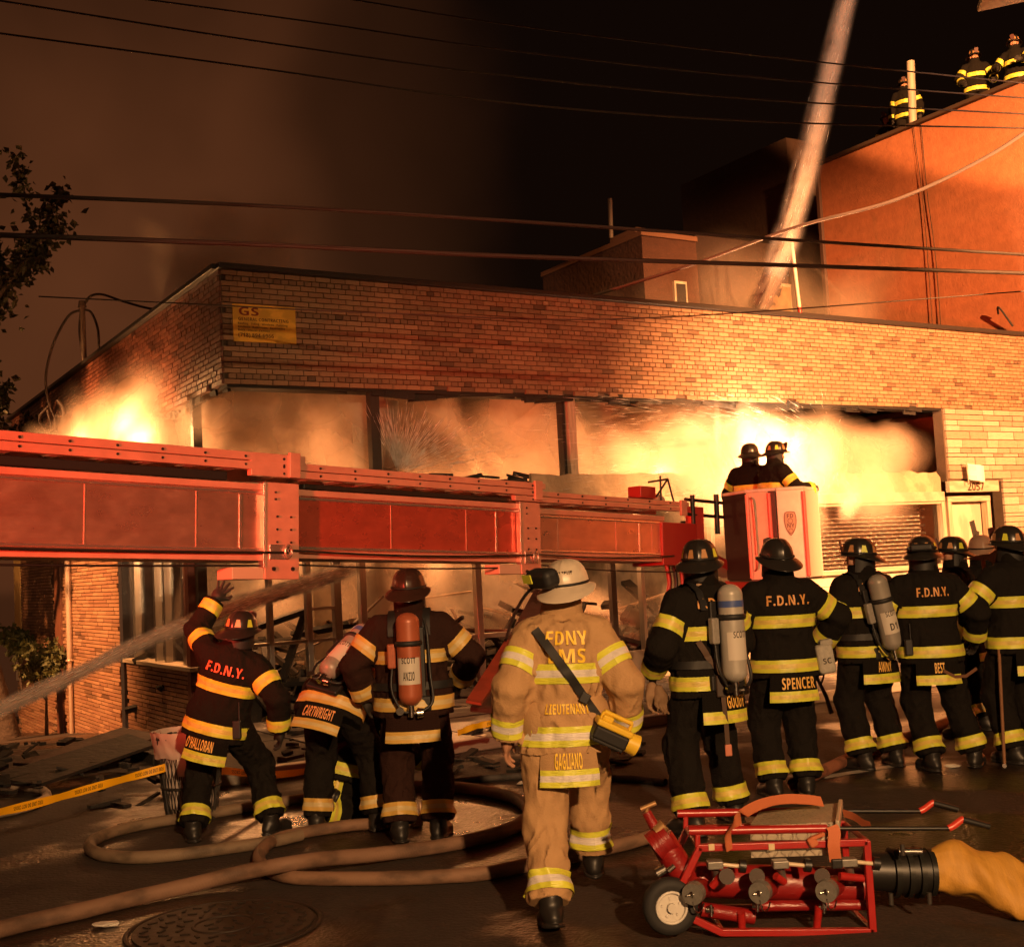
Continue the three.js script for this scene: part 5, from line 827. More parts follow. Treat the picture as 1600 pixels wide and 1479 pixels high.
// ---------- portable hydrant manifold on its hand cart ----------
const CART = atH(1210, 1469, 0), CZ = 6.03, cc = (px, py, dz = 0) => at(px, py, CZ + dz).sub(CART), cb = (px, py, dz) => at(px, py, CZ).sub(CART).add(V3(0, 0, -dz));
{
  const red = mat(0.43, 0.02, 0.018, 0.3, 0, { map: grainTex }), cast = mat(0.3, 0.014, 0.014, 0.35, 0, { bumpMap: bumpTex, bumpScale: 0.003, map: grainTex }), tyre = mat(0.014, 0.013, 0.013, 0.7), hub = mat(0.6, 0.57, 0.52, 0.35), grey = mat(0.3, 0.28, 0.25, 0.4, 0.5, { map: grainTex }), blackM = mat(0.012, 0.011, 0.01, 0.4), brass = mat(0.5, 0.3, 0.14, 0.35, 0.6);
  const t = thing('manifold_cart', 'red wheeled hose manifold cart with valves and long black handles on the road in front', 'manifold cart', CART);
  for (const dz of [0, 0.42]) {
    if (!dz) {
    const w = new THREE.Group(); w.name = 'wheel'; w.position.copy(cb(1047, 1415, dz)); w.rotation.y = 0.12; t.add(w);
    part('tyre', uvBox(new THREE.LatheGeometry([[0.075, -0.035], [0.1, -0.042], [0.125, -0.034], [0.134, -0.015], [0.134, 0.015], [0.125, 0.034], [0.1, 0.042], [0.075, 0.035]].map((q) => new THREE.Vector2(...q)), 40).rotateX(Math.PI / 2)), tyre, w);
    part('rim', [new THREE.CylinderGeometry(0.074, 0.066, 0.05, 28).rotateX(Math.PI / 2), new THREE.TorusGeometry(0.072, 0.007, 8, 32).translate(0, 0, 0.036), new THREE.CylinderGeometry(0.022, 0.026, 0.1, 16).rotateX(Math.PI / 2)], hub, w);
    for (let i = 0; i < 5; i++) part('wheel_nut', new THREE.CylinderGeometry(0.007, 0.007, 0.064, 6).rotateX(Math.PI / 2).translate(0.044 * Math.cos(i * 1.257 + 0.4), 0.044 * Math.sin(i * 1.257 + 0.4), 0), hub, w);
    }
    const R = (a, b, r = 0.019) => part('frame_tube', beam(cb(...a, dz), cb(...b, dz), r * 1.8, r * 1.8, UP, 0.005), red, t);
    R([1048, 1418], [1130, 1457]); R([1128, 1456], [1366, 1455]); R([1048, 1416], [1094, 1322]); R([1090, 1324], [1356, 1315]); R([1354, 1312], [1364, 1456]); R([1090, 1324], [1090, 1296], 0.014);
    part('frame_tube', bar(cb(1076, 1298, dz), cb(1292, 1294, dz), 0.021), red, t);
    const h = part('handle', [bar(cb(1288, 1294, dz), cb(1484, 1294, dz), 0.0115)], blackM, t);
    part('handle_elbow', [tube([cb(1482, 1294, dz), cb(1490, 1290, dz), cb(1502, 1281, dz), cb(1506, 1280, dz)], 0.017, 14, 8)], mat(0.6, 0.05, 0.03, 0.3), h);
    part('grip', [bar(cb(1504, 1280, dz), cb(1546, 1291, dz), 0.0175, 0.016, 12)], blackM, h);
  }
  for (const [a, b] of [[[1366, 1455], 0], [[1130, 1457], 0], [[1292, 1294], 0], [[1092, 1323], 0], [[1356, 1315], 0]]) part('cross_tube', bar(cb(...a, 0), cb(...a, 0.42), 0.014), red, t);
  // main casting and outlets
  part('manifold_pipe', [bar(cc(1095, 1374, 0.2), cc(1345, 1384, 0.2), 0.082, 0.088, 24), new THREE.SphereGeometry(0.086, 20, 14).translate(...cc(1095, 1374, 0.2).toArray())], cast, t);
  part('lower_pipe', [bar(cc(1095, 1420, 0.03), cc(1178, 1432, 0.05), 0.035, 0.035, 14)], cast, t); part('lower_pipe', [bar(cc(1180, 1415, 0.1), cc(1354, 1413, 0.1), 0.026, 0.026, 14)], cast, t);
  for (const [x, y] of [[1084, 1394], [1188, 1392], [1292, 1390]]) {
    const c = cc(x, y, -0.06), o = part('outlet', [bar(cc(x + 14, y - 8, 0.16), c, 0.05, 0.046, 20)], cast, t);
    part('outlet_cap', [bar(c.clone().add(V3(0.008, 0, -0.01)), c.clone().add(V3(-0.012, 0, 0.035)), 0.053, 0.05, 24)], grey, o);
    part('cap_lug', [bar(c.clone().add(V3(-0.01, -0.012, 0.03)), c.clone().add(V3(-0.018, 0.012, 0.05)), 0.008, 0.007), bar(c.clone().add(V3(-0.04, -0.004, 0.036)), c.clone().add(V3(0.02, 0.006, 0.036)), 0.004)], M.chrome, o);
    part('cap_chain', [tube([c.clone().add(V3(-0.01, -0.03, 0.035)), c.clone().add(V3(0.0, -0.08, 0.03)), c.clone().add(V3(0.03, -0.085, 0)), c.clone().add(V3(0.05, -0.06, -0.03))], 0.004, 16, 5)], M.chrome, o);
  }
  for (const [x, y, g] of [[1117, 1350, 1137], [1219, 1349, 1184], [1326, 1346, 1286]]) {
    const v0 = part('valve', [box(0.075, 0.038, 0.06, ...cc(x, y, -0.02).toArray(), 0.006), bar(cc(x, y + 4, 0), cc(x + 4, 1375, 0.1), 0.022)], grey, t);
    part('valve_stem', [bar(cc(x + 10, y, -0.02), cc(x + 40, y + 3, -0.02), 0.01)], mat(0.62, 0.5, 0.34, 0.3), v0); part('valve_knob', [bar(cc(x + 38, y + 2, -0.02), cc(x + 48, y + 3, -0.02), 0.031, 0.031, 18)], blackM, v0);
    part('pressure_gauge', [bar(cc(g, 1368, 0.0), cc(g - 1, 1369, -0.045), 0.036, 0.037, 20)], M.chrome, t);
  }
  for (const [x, y] of [[1108, 1421], [1180, 1414], [1284, 1416]]) part('drain_valve', [bar(cc(x - 4, y, 0), cc(x + 8, y + 1, -0.01), 0.018), bar(cc(x + 3, y - 8, -0.02), cc(x + 4, y + 10, -0.02), 0.008)], M.chrome, t);
  for (const [a, b] of [[[1130, 1365], [1112, 1385]], [[1212, 1368], [1226, 1378]], [[1312, 1368], [1350, 1372]], [[1158, 1425], [1160, 1455]], [[1280, 1415], [1276, 1452]]]) part('bracket', [bar(cc(...a, 0.0), cc(...b, 0.02), 0.02, 0.018, 10)], red, t);
  // inlet leaning at the left
  const inl = part('inlet', [bar(cc(1066, 1362, 0.1), cc(1032, 1308, 0.1), 0.07, 0.064, 22), bar(cc(1034, 1312, 0.1), cc(1010, 1268, 0.1), 0.028, 0.024, 14), bar(cc(1022, 1324, 0.1), cc(1046, 1304, 0.1), 0.078, 0.078, 22)], cast, t);
  part('hex_nut', [bar(cc(1026, 1300, 0.08), cc(1038, 1288, 0.08), 0.034, 0.034, 6)], brass, inl); part('tee_handle', [bar(cc(1001, 1264, 0.1), cc(1025, 1254, 0.1), 0.012), bar(cc(1012, 1260, 0.1), cc(1010, 1270, 0.1), 0.01)], brass, inl);
  part('inlet_fitting', [bar(cc(1026, 1364, 0.0), cc(1040, 1356, 0.0), 0.024, 0.022, 10), bar(cc(1044, 1360, -0.02), cc(1054, 1352, -0.02), 0.014)], M.chrome, inl);
  // tread plate cover
  const tread = mat(0.55, 0.47, 0.36, 0.38, 0.35, { bumpMap: tex(128, (u, w) => { const a = (u * 4) % 1, b = (w * 4) % 1, d = (Math.floor(u * 4) + Math.floor(w * 4)) % 2; return Math.abs(d ? a - b : a + b - 1) < 0.14 && Math.abs(a - 0.5) < 0.32 ? 1 : 0.2; }, 7), bumpScale: 0.012, map: grainTex });
  part('tread_plate', [uvBox(quadGeo(cc(1172, 1289, 0), cc(1310, 1288, 0), cc(1318, 1253, 0.4), cc(1186, 1268, 0.4), 4, 4)), uvBox(quadGeo(cc(1172, 1293, 0), cc(1310, 1292, 0), cc(1318, 1258, 0.4), cc(1186, 1273, 0.4), 4, 4))], tread, t);
  part('tread_plate', uvBox(quadGeo(cc(1173, 1312, 0.0), cc(1290, 1312, 0.0), cc(1306, 1284, 0), cc(1173, 1290, 0))), tread, t); part('tread_plate', uvBox(quadGeo(cc(1174, 1340, 0.03), cc(1310, 1335, 0.03), cc(1310, 1324, 0.03), cc(1173, 1327, 0.03))), tread, t);
  part('plate_edge', [beam(cc(1309, 1289, -0.03), cc(1314, 1255, 0.34), 0.02, 0.045, UP, 0.005)], mat(0.6, 0.52, 0.4, 0.35, 0.4), t);
  for (const x of [1112, 1206]) part('tag', box(0.028, 0.03, 0.004, ...cc(x, 1323, -0.022).toArray()), mat(0.62, 0.5, 0.3, 0.5), t);
  // suction coupling at the right
  const cp = part('coupling', [bar(cc(1352, 1360, 0.18), cc(1400, 1362, 0.18), 0.09, 0.095, 26), bar(cc(1396, 1362, 0.18), cc(1452, 1362, 0.18), 0.105, 0.105, 30)], blackM, t);
  for (const [x, r] of [[1392, 0.118], [1412, 0.121], [1430, 0.124], [1448, 0.115]]) part('coupling_ring', [bar(cc(x, 1362, 0.18), cc(x + 8, 1362, 0.18), r, r, 32)], mat(0.02, 0.02, 0.018, 0.3, 0.3), cp);
  for (const [x, y] of [[1392, 1405], [1410, 1328], [1452, 1404]]) part('coupling_lug', [bar(cc(x, y - 10, 0.02), cc(x + 1, y + 8, 0.02), 0.012)], mat(0.1, 0.09, 0.08, 0.3, 0.6), cp);
  part('coupling_lug', [bar(cc(1404, 1330, 0.1), cc(1440, 1330, 0.1), 0.018)], M.chrome, cp);
  // webbing strap
  const web = mat(0.58, 0.17, 0.07, 0.6, 0, { bumpMap: clothBump, bumpScale: 0.002 });
  const st = thing('webbing_strap', 'orange webbing strap looped over the tread plate of the manifold cart', 'strap', CART);
  const run = (pts, w, a) => ribbon(curve(pts).getPoints(40), w, a);
  part('strap', run([cc(1140, 1328, -0.035), cc(1138, 1305, -0.04), cc(1146, 1290, -0.03), cc(1166, 1268, 0.06), cc(1195, 1254, 0.14), cc(1228, 1248, 0.2), cc(1262, 1249, 0.26), cc(1285, 1252, 0.3)], 0.055, V3(0.6, 0.3, -0.7)), web, st);
  part('strap', run([cc(1300, 1290, -0.03), cc(1304, 1300, -0.04), cc(1303, 1322, -0.045), cc(1306, 1345, -0.03)], 0.058, V3(1, 0, 0)), web, st); part('strap', run([cc(1318, 1270, 0.2), cc(1335, 1276, 0.15), cc(1350, 1286, 0.1), cc(1361, 1290, 0.06)], 0.045, V3(0, 0.8, 0.6)), web, st);
  part('strap_knot', [box(0.045, 0.05, 0.03, ...cc(1270, 1315, -0.03).toArray(), 0.012, [0, 0, 0.5]), box(0.07, 0.02, 0.03, ...cc(1278, 1306, -0.03).toArray(), 0.008, [0, 0, 0.3])], web, st); part('buckle', [box(0.05, 0.045, 0.02, ...cc(1308, 1349, -0.04).toArray(), 0.006)], blackM, st);
}
// the yellow supply hose on that coupling
{
  const c = curve([cc(1450, 1362, 0.18), cc(1474, 1358, 0.18), cc(1505, 1358, 0.17), cc(1545, 1372, 0.14), cc(1590, 1392, 0.1), cc(1640, 1418, 0.05), cc(1700, 1450, 0)]), n = 70, m = 30, P = [], UVs = [], I = [], fr = c.computeFrenetFrames(n, false);
  for (let i = 0; i <= n; i++) for (let j = 0; j <= m; j++) {
    const t = i / n, a = (j / m) * 6.283, p = c.getPointAt(t), r0 = lerp(0.1, 0.13, smooth(0, 0.2, t)), tw = 0.5 + t * 0.8, sq = lerp(1, 0.72, smooth(0.1, 0.5, t));
    const crease = 1 + 0.2 * noise(Math.cos(a) * 1.6 + t * 3, Math.sin(a) * 1.6, t * 7) + 0.06 * Math.sin(a * 3 + t * 22) * smooth(0.02, 0.2, t);
    const q = V3(0, r0 * crease * Math.cos(a) * sq, r0 * crease * Math.sin(a) * (2 - sq)); q.applyAxisAngle(V3(1, 0, 0), tw);
    P.push(p.x + q.x, Math.max(0.012 - CART.y, p.y + q.y), p.z + q.z); UVs.push(t * 3, j / m);
  }
  for (let i = 0; i < n; i++) for (let j = 0; j < m; j++) { const k = i * (m + 1) + j; I.push(k, k + 1, k + m + 2, k, k + m + 2, k + m + 1); }
  const g = new THREE.BufferGeometry(); g.setAttribute('position', new THREE.Float32BufferAttribute(P, 3)); g.setAttribute('uv', new THREE.Float32BufferAttribute(UVs, 2)); g.setIndex(I); g.computeVertexNormals(); g.translate(...CART.toArray());
  whole('supply_hose', 'thick creased yellow supply hose leaving the black coupling of the cart', 'fire hose', g, mat(0.62, 0.32, 0.05, 0.6, 0, { bumpMap: clothBump, bumpScale: 0.003, map: grainTex }));
}
// ---------- litter basket with its liner ----------
{
  const base = at(300, 1279, 9.75).setY(0), t = thing('litter_basket', 'dark wire mesh litter basket with a pale bag over its rim', 'litter basket', base), wire = mat(0.045, 0.04, 0.036, 0.45, 0.4), H = 0.66, r = (y) => lerp(0.19, 0.27, y / H);
  const P = []; for (let i = 0; i < 44; i++) for (const s of [-1, 1]) { const a = (i / 44) * 6.283, pts = []; for (let k = 0; k <= 6; k++) { const y = 0.03 + (k / 6) * (H - 0.04), b = a + s * 0.35 * (k / 6); pts.push(V3(r(y) * Math.cos(b), y, r(y) * Math.sin(b))); } for (let k = 0; k < 6; k++) P.push(bar(pts[k], pts[k + 1], 0.0035, 0.0035, 4)); }
  const ms = part('wire_mesh', P, wire, t); ms.userData.kind = 'stuff';
  for (const y of [0.02, 0.26, H - 0.02]) part('hoop', new THREE.TorusGeometry(r(y), 0.011, 6, 44).rotateX(Math.PI / 2).translate(0, y, 0), wire, t);
  for (let i = 0; i < 6; i++) { const a = i * 1.047 + 0.3; part('upright', bar(V3(0.19 * Math.cos(a), 0, 0.19 * Math.sin(a)), V3(0.27 * Math.cos(a), H, 0.27 * Math.sin(a)), 0.011), wire, t); }
  const lin2 = (off, y0, y1, amp) => { const Q = [], UVs = [], I = []; for (let j = 0; j <= 6; j++) for (let i = 0; i <= 60; i++) { const a = (i / 60) * 6.283, y = lerp(y0, y1, j / 6), w = amp * noise(Math.cos(a) * 5, Math.sin(a) * 5, y * 14), rad = r(y) + off + w; Q.push(rad * Math.cos(a), y + (j === 0 ? 0.02 * noise(Math.cos(a) * 3, Math.sin(a) * 3, 4) : 0), rad * Math.sin(a)); UVs.push(i / 10, j / 6); } for (let j = 0; j < 6; j++) for (let i = 0; i < 60; i++) { const k = j * 61 + i; I.push(k, k + 1, k + 62, k, k + 62, k + 61); } const g = new THREE.BufferGeometry(); g.setAttribute('position', new THREE.Float32BufferAttribute(Q, 3)); g.setAttribute('uv', new THREE.Float32BufferAttribute(UVs, 2)); g.setIndex(I); g.computeVertexNormals(); return g; };
  part('bag_liner', [lin2(0.015, H - 0.17, H + 0.025, 0.02), lin2(-0.012, 0.1, H + 0.025, 0.02)], new THREE.MeshPhysicalMaterial({ color: lin(0.55, 0.46, 0.4), roughness: 0.45, transmission: 0.15, thickness: 0, side: THREE.DoubleSide }), t);
  part('notice', wrap((x, y, z) => Math.hypot(x, z) - r(y) - 0.005, V3(), V3(1, 0, 0), UP, V3(0, 0, 1), 0.36, 0.5, -0.12, 0.4, 6, 2, 0.5, 0.006), M.paper, t);
}
// fire line tape, printed
{
  const cv = document.createElement('canvas'); cv.width = 1024; cv.height = 64; const c = cv.getContext('2d'); c.fillStyle = '#f0b010'; c.fillRect(0, 0, 1024, 64); c.fillStyle = '#2a1a08'; c.font = 'bold 40px sans-serif';
  c.setTransform(-1, 0, 0, -1, 1024, 64); c.fillText('FIRE LINE DO NOT CROSS', 30, 46, 600); const tx = new THREE.CanvasTexture(cv); tx.colorSpace = THREE.SRGBColorSpace; tx.wrapS = THREE.RepeatWrapping;
  const mt = mat(1, 1, 1, 0.4, 0, { map: tx });
  const tape = (label, pts, w, rep) => { const c3 = curve(pts), N = 60, P = [], UVs = [], I = []; for (let i = 0; i <= N; i++) { const p = c3.getPointAt(i / N), tw = 0.35 * Math.sin(i * 0.31) + 0.2; for (const s of [-1, 1]) { P.push(p.x, p.y + s * w / 2 * Math.cos(tw), p.z + s * w / 2 * Math.sin(tw)); UVs.push((i / N) * rep, s > 0 ? 1 : 0); } if (i) { const k = 2 * i; I.push(k - 2, k, k + 1, k - 2, k + 1, k - 1); } } const g = new THREE.BufferGeometry(); g.setAttribute('position', new THREE.Float32BufferAttribute(P, 3)); g.setAttribute('uv', new THREE.Float32BufferAttribute(UVs, 2)); g.setIndex(I); g.computeVertexNormals(); whole('fire_line_tape', label, 'barrier tape', g, mt); };
  tape('yellow printed barrier tape sloping from the left edge up to the litter basket', [at(-30, 1275, 8.6), at(60, 1254, 8.9), at(160, 1226, 9.25), at(258, 1199, 9.5)], 0.062, 3);
  tape('yellow barrier tape from the litter basket behind the man with raised arm', [at(300, 1197, 9.46), at(345, 1203, 9.8), at(420, 1210, 10.4), at(480, 1204, 10.8), at(560, 1190, 11.2)], 0.06, 2);
  tape('short yellow end of barrier tape behind the walking officer', [at(715, 1145, 11.4), at(745, 1134, 11.5), at(790, 1126, 11.6)], 0.06, 0.8);
}
// ---------- wreckage ----------
{
  const soot = mat(0.014, 0.011, 0.009, 0.8, 0, { map: dirtTex, bumpMap: bumpTex, bumpScale: 0.01 }), wood = mat(0.06, 0.026, 0.015, 0.75, 0, { map: dirtTex, bumpMap: bumpTex, bumpScale: 0.006 });
  const sheet2 = (label, a, b, c, d, m, th = 0.03) => { const n = b.clone().sub(a).cross(d.clone().sub(a)).normalize().multiplyScalar(th), s = [a, b, c, d].map((p) => p.clone().add(n)); whole('fallen_panel', label, 'panel', uvBox(merge([quadGeo(a, b, c, d, 6, 6), quadGeo(s[0], s[1], s[2], s[3], 6, 6), quadGeo(a, b, s[1], s[0]), quadGeo(b, c, s[2], s[1]), quadGeo(c, d, s[3], s[2]), quadGeo(d, a, s[0], s[3])])), m); };
  sheet2('dark fallen sign panel lying along the pavement by the left wall', at(-20, 1218, 11.6), at(60, 1230, 11.2), at(245, 1166, 12.6), at(200, 1150, 13), soot);
  sheet2('second charred panel lying behind the first at the foot of the brick side wall', at(20, 1196, 12.6), at(110, 1200, 12.3), at(255, 1152, 13.4), at(190, 1140, 14), wood);
  sheet2('large brown panel fallen out of the shop front and leaning behind the officer', at(735, 1112, 13.2), at(880, 1120, 13), at(890, 935, 16.2), at(836, 925, 16.4), wood, 0.05);
  sheet2('reddish board edge leaning against the fallen panel', at(728, 1098, 12.9), at(752, 1102, 12.85), at(812, 1008, 14.3), at(790, 1002, 14.4), mat(0.25, 0.06, 0.03, 0.5, 0, { map: dirtTex }), 0.03);
  whole('loose_cable', 'black cable curving up over the leaning brown panel', 'cable', tube([at(790, 1000, 14.2), at(806, 955, 14.8), at(830, 920, 15), at(868, 903, 15.2)], 0.02, 30, 7), soot);
  const g = []; for (let i = 0; i < 420; i++) { const u = rr(0.3, 9), v2 = rr(0.3, 5), l = rr(0.15, 1.3), y = 0.05 + rr(0, 1) * rr(0, 1) * 1.35; g.push(box(l, rr(0.02, 0.09), rr(0.04, 0.22), ...uvy(u, y, v2).toArray(), 0, [rr(-0.6, 0.6), rr(0, 3.1), rr(-0.6, 0.6)])); }
  const rub = ground('rubble', uvBox(merge(g)), soot, 'stuff'); tag(rub, 'charred timber rubble heaped inside the burnt shop front', 'rubble', null, 'stuff');
  const pale = []; for (let i = 0; i < 34; i++) { const u = rr(0.3, 8), v2 = rr(0.2, 3), l = rr(0.2, 1.1); pale.push(box(l, rr(0.015, 0.04), rr(0.03, 0.12), ...uvy(u, rr(0.5, 1.5), v2).toArray(), 0, [rr(-0.7, 0.7), rr(0, 3.1), rr(-0.7, 0.7)])); }
  tag(ground('broken_laths', uvBox(merge(pale)), mat(0.16, 0.11, 0.075, 0.7, 0, { map: grainTex }), 'stuff'), 'paler broken laths and torn trim sticking out of the burnt shop', 'rubble', null, 'stuff');
  const ch = []; for (let i = 0; i < 160; i++) { const p = rnd() < 0.5 ? atH(rr(-20, 330), rr(1165, 1260), 0) : atH(rr(330, 1000), rr(1150, 1210), 0); p.y = groundY(p) + 0.02; ch.push(box(rr(0.03, 0.3), rr(0.01, 0.04), rr(0.03, 0.14), p.x, p.y + (p.clone().sub(CORNER).dot(VD) > -3.7 ? 0.11 : 0), p.z, 0, [rr(-0.3, 0.3), rr(0, 3), rr(-0.3, 0.3)])); }
  tag(ground('ground_debris', uvBox(merge(ch)), soot, 'stuff'), 'burnt scraps scattered over the wet pavement', 'debris', null, 'stuff');
  for (const [x, y, l] of [[165, 1443, 'small crumpled pale scrap on the road below the long hose'], [1488, 1196, 'small white square of litter between the feet of the man lettered BEST'], [820, 1222, 'flattened pale bottle on the road left of the officer']]) whole('litter_scrap', l, 'litter', (() => { const g0 = new THREE.IcosahedronGeometry(0.045, 1), p = g0.attributes.position; for (let i = 0; i < p.count; i++) { const k = 1 + 0.6 * noise(p.getX(i) * 40, p.getY(i) * 40, p.getZ(i) * 40 + x); p.setXYZ(i, p.getX(i) * k * 1.5, p.getY(i) * k * 0.3, p.getZ(i) * k); } g0.computeVertexNormals(); const q = atH(x, y, 0.015); return g0.translate(q.x, q.y, q.z); })(), M.paper);
}
// ---------- trees, shrubs ----------
function leafMesh(spots, size, flat = 0.5) {                // spots: [position, outward]
  const P = [], N = [], UVs = [];
  for (const [p, o] of spots) {
    const d = V3(rr(-1, 1), rr(-1, 1), rr(-1, 1)).addScaledVector(o, 0.8).add(V3(0, -0.3, 0)).normalize(), s = V3(rr(-1, 1), rr(-0.5, 0.5), rr(-1, 1)).cross(d).normalize(), n = s.clone().cross(d), L = size * rr(0.6, 1.25), w = L * rr(0.28, 0.42);
    const a = p, b = p.clone().addScaledVector(d, L * 0.45).addScaledVector(s, w).addScaledVector(n, L * 0.08), c = p.clone().addScaledVector(d, L).addScaledVector(n, -L * 0.12), e = p.clone().addScaledVector(d, L * 0.45).addScaledVector(s, -w).addScaledVector(n, L * 0.08);
    for (const q of [a, b, c, a, c, e]) { P.push(q.x, q.y, q.z); UVs.push(q.x, q.y); }
  }
  const g = new THREE.BufferGeometry(); g.setAttribute('position', new THREE.Float32BufferAttribute(P, 3)); g.setAttribute('uv', new THREE.Float32BufferAttribute(UVs, 2)); g.computeVertexNormals(); return g;
}
const leafMat = (r, g, b) => new THREE.MeshPhysicalMaterial({ color: lin(r, g, b), roughness: 0.6, transmission: 0.3, thickness: 0, side: THREE.DoubleSide, map: tex(128, (u, w) => 0.5 + 0.5 * nC(u, w), 2) });
function growTree(name, label, base, H, spread, leafN, leafSize, lm, wm, group) {
  const t = thing(name, label, name === 'tree' ? 'tree' : 'shrub', base), wood = [], spots = [];
  const branch = (p, d, len, r, lev) => {
    const pts = [p]; let q = p.clone(), dd = d.clone();
    for (let i = 0; i < 4; i++) { dd.add(V3(rr(-0.25, 0.25), rr(-0.12, 0.22), rr(-0.25, 0.25))).normalize(); q = q.clone().addScaledVector(dd, len / 4); pts.push(q); }
    for (let i = 0; i < 4; i++) wood.push(bar(pts[i], pts[i + 1], r * (1 - i * 0.17), r * (0.83 - i * 0.17), lev > 1 ? 5 : 8));
    if (lev >= 2) for (let i = 0; i < leafN; i++) { const k = rr(0.15, 1) * 4, a = pts[Math.min(3, Math.floor(k))].clone().lerp(pts[Math.min(4, Math.floor(k) + 1)], k % 1), o = V3(rr(-1, 1), rr(-1, 1), rr(-1, 1)).normalize(); spots.push([a.addScaledVector(o, rr(0, 1) * rr(0.1, 1) * len * 0.32), o]); }
    if (lev < 3) for (let i = 0, n = lev === 0 ? 7 : 4; i < n; i++) { const k = lev === 0 ? rr(1.6, 4) : rr(1, 4), a = pts[Math.min(3, Math.floor(k))].clone().lerp(pts[Math.min(4, Math.floor(k) + 1)], k % 1), ang = (i / n) * 6.283 + rr(0, 1), o = V3(Math.cos(ang), rr(0.25, 0.9), Math.sin(ang)).normalize(); branch(a, dd.clone().multiplyScalar(0.5).add(o.multiplyScalar(spread)).normalize(), len * rr(0.5, 0.68), r * 0.45, lev + 1); }
  };
  branch(V3(), V3(0, 1, 0), H * 0.55, H * 0.02, 0);
  part('trunk', wood, wm, t); part('crown', leafMesh(spots, leafSize), lm, t); return t;
}
const bark = mat(0.06, 0.04, 0.03, 0.9, 0, { bumpMap: bumpTex, bumpScale: 0.02 });
{ seed = 4242; const b = V3(-11.5, 0, -20); b.y = groundY(b); const tr = growTree('tree', 'dark leafy street tree at the left edge standing before the smoke', b, 11.9, 1.05, 120, 0.18, leafMat(0.06, 0.055, 0.018), bark); tr.rotation.y = Math.PI; tr.scale.setScalar(0.82); tr.updateMatrixWorld(true); const bb = new THREE.Box3().setFromObject(tr.children[1]); tr.position.x += -7.15 - bb.max.x; tr.position.z += -20.5 - (bb.min.z + bb.max.z) / 2; }
{
  const b = uvy(-0.35, 0, 9.6); b.y = groundY(b); growTree('wall_shrub', 'ragged green shrub growing at the foot of the brick side wall', b, 1.9, 1.0, 7, 0.13, leafMat(0.1, 0.11, 0.025), bark);
  const c = uvy(-0.3, 0, 12.3); c.y = groundY(c) + 0.9; growTree('wall_shrub', 'small climbing shrub higher up the wall beside the far frame', c, 1.5, 0.9, 5, 0.14, leafMat(0.1, 0.11, 0.025), bark);
  growTree('wall_shrub', 'dark bush on the pavement beyond the coat lettered SPENCER', at(1300, 1120, 13.2).setY(0.1), 1.3, 1.0, 10, 0.1, leafMat(0.05, 0.06, 0.02), bark);
}
// ---------- overhead wires ----------
{
  const wire = mat(0.05, 0.03, 0.022, 0.6), thick = mat(0.04, 0.025, 0.02, 0.55, 0, { bumpMap: bumpTex, bumpScale: 0.01 });
  const line = (label, px, d0, d1, r, m = wire) => { const x0 = px[0][0], x1 = px[px.length - 1][0]; whole('overhead_wire', label, 'wire', tube(px.map(([x, y]) => { const t = (x - x0) / (x1 - x0); return at(x, y, 1 / lerp(1 / d0, 1 / d1, t)); }), r, 90, 6), m, 'overhead wires'); };
  line('topmost thin overhead wire entering at the top edge left of centre', [[440, -16], [555, 0], [800, 39], [1200, 88], [1640, 134]], 11, 14, 0.009);
  line('second thin overhead wire from the top', [[140, -12], [235, 0], [500, 36], [800, 79], [1200, 122], [1640, 156]], 10.4, 14, 0.009);
  line('third thin overhead wire from the top', [[-40, -4], [0, 1], [400, 64], [800, 119], [1200, 156], [1640, 180]], 10, 14, 0.0095);
  line('fourth and lowest of the thin wires high in the sky', [[-40, 46], [0, 52], [400, 106], [800, 161], [1200, 190], [1640, 201]], 10, 14, 0.0095);
  line('upper of the two thick cables crossing in front of the parapet', [[-40, 302], [0, 304], [400, 321], [800, 345], [1240, 375], [1640, 400]], 10, 14.5, 0.019, thick);
  line('lower of the two thick cables crossing in front of the parapet', [[-40, 365], [0, 367], [400, 382], [800, 400], [1250, 415], [1640, 428]], 10, 14.5, 0.024, thick);
  line('thin wire crossing the yellow sign and the parapet bricks', [[60, 463], [345, 477], [600, 489], [1000, 497], [1640, 452]], 13.6, 14.9, 0.008);
  line('twisted service cable sagging from the right edge down to the roof', [[925, 462], [1085, 412], [1240, 356], [1400, 312], [1540, 246], [1640, 180]], 20, 15, 0.026, mat(0.4, 0.3, 0.24, 0.4, 0.2, { map: dirtTex }));
  const m = thing('service_mast', 'service mast on the left parapet with drooping loops of black cable', 'service mast', uvy(0.1, 5.6, 7.45)), q = (px, py) => at(px, py, 21.1).sub(m.position);
  part('mast_pipe', [bar(q(131, 566), q(128, 478), 0.05), bar(q(128, 480), q(127, 470), 0.08, 0.05)], mat(0.2, 0.14, 0.11, 0.5, 0.3), m);
  const L = (nm, pts, r = 0.022) => part(nm, tube(pts.map((p) => q(...p)), r, 50, 6), wire, m);
  L('cable_loop', [[127, 484], [108, 492], [88, 525], [76, 560], [71, 595], [76, 630], [86, 655], [84, 670]]); L('cable_loop', [[129, 483], [142, 488], [152, 512], [154, 540], [153, 556]]); L('cable_loop', [[126, 486], [124, 520], [131, 568]]);
  L('cable_loop', [[132, 474], [142, 462], [160, 460], [190, 470], [225, 480], [248, 484]]); L('cable_loop', [[78, 632], [62, 650], [66, 668], [80, 672], [74, 640]], 0.026); L('conduit', [[90, 625], [99, 640], [98, 676]], 0.04); L('conduit', [[85, 672], [88, 650], [94, 652]], 0.04);
}
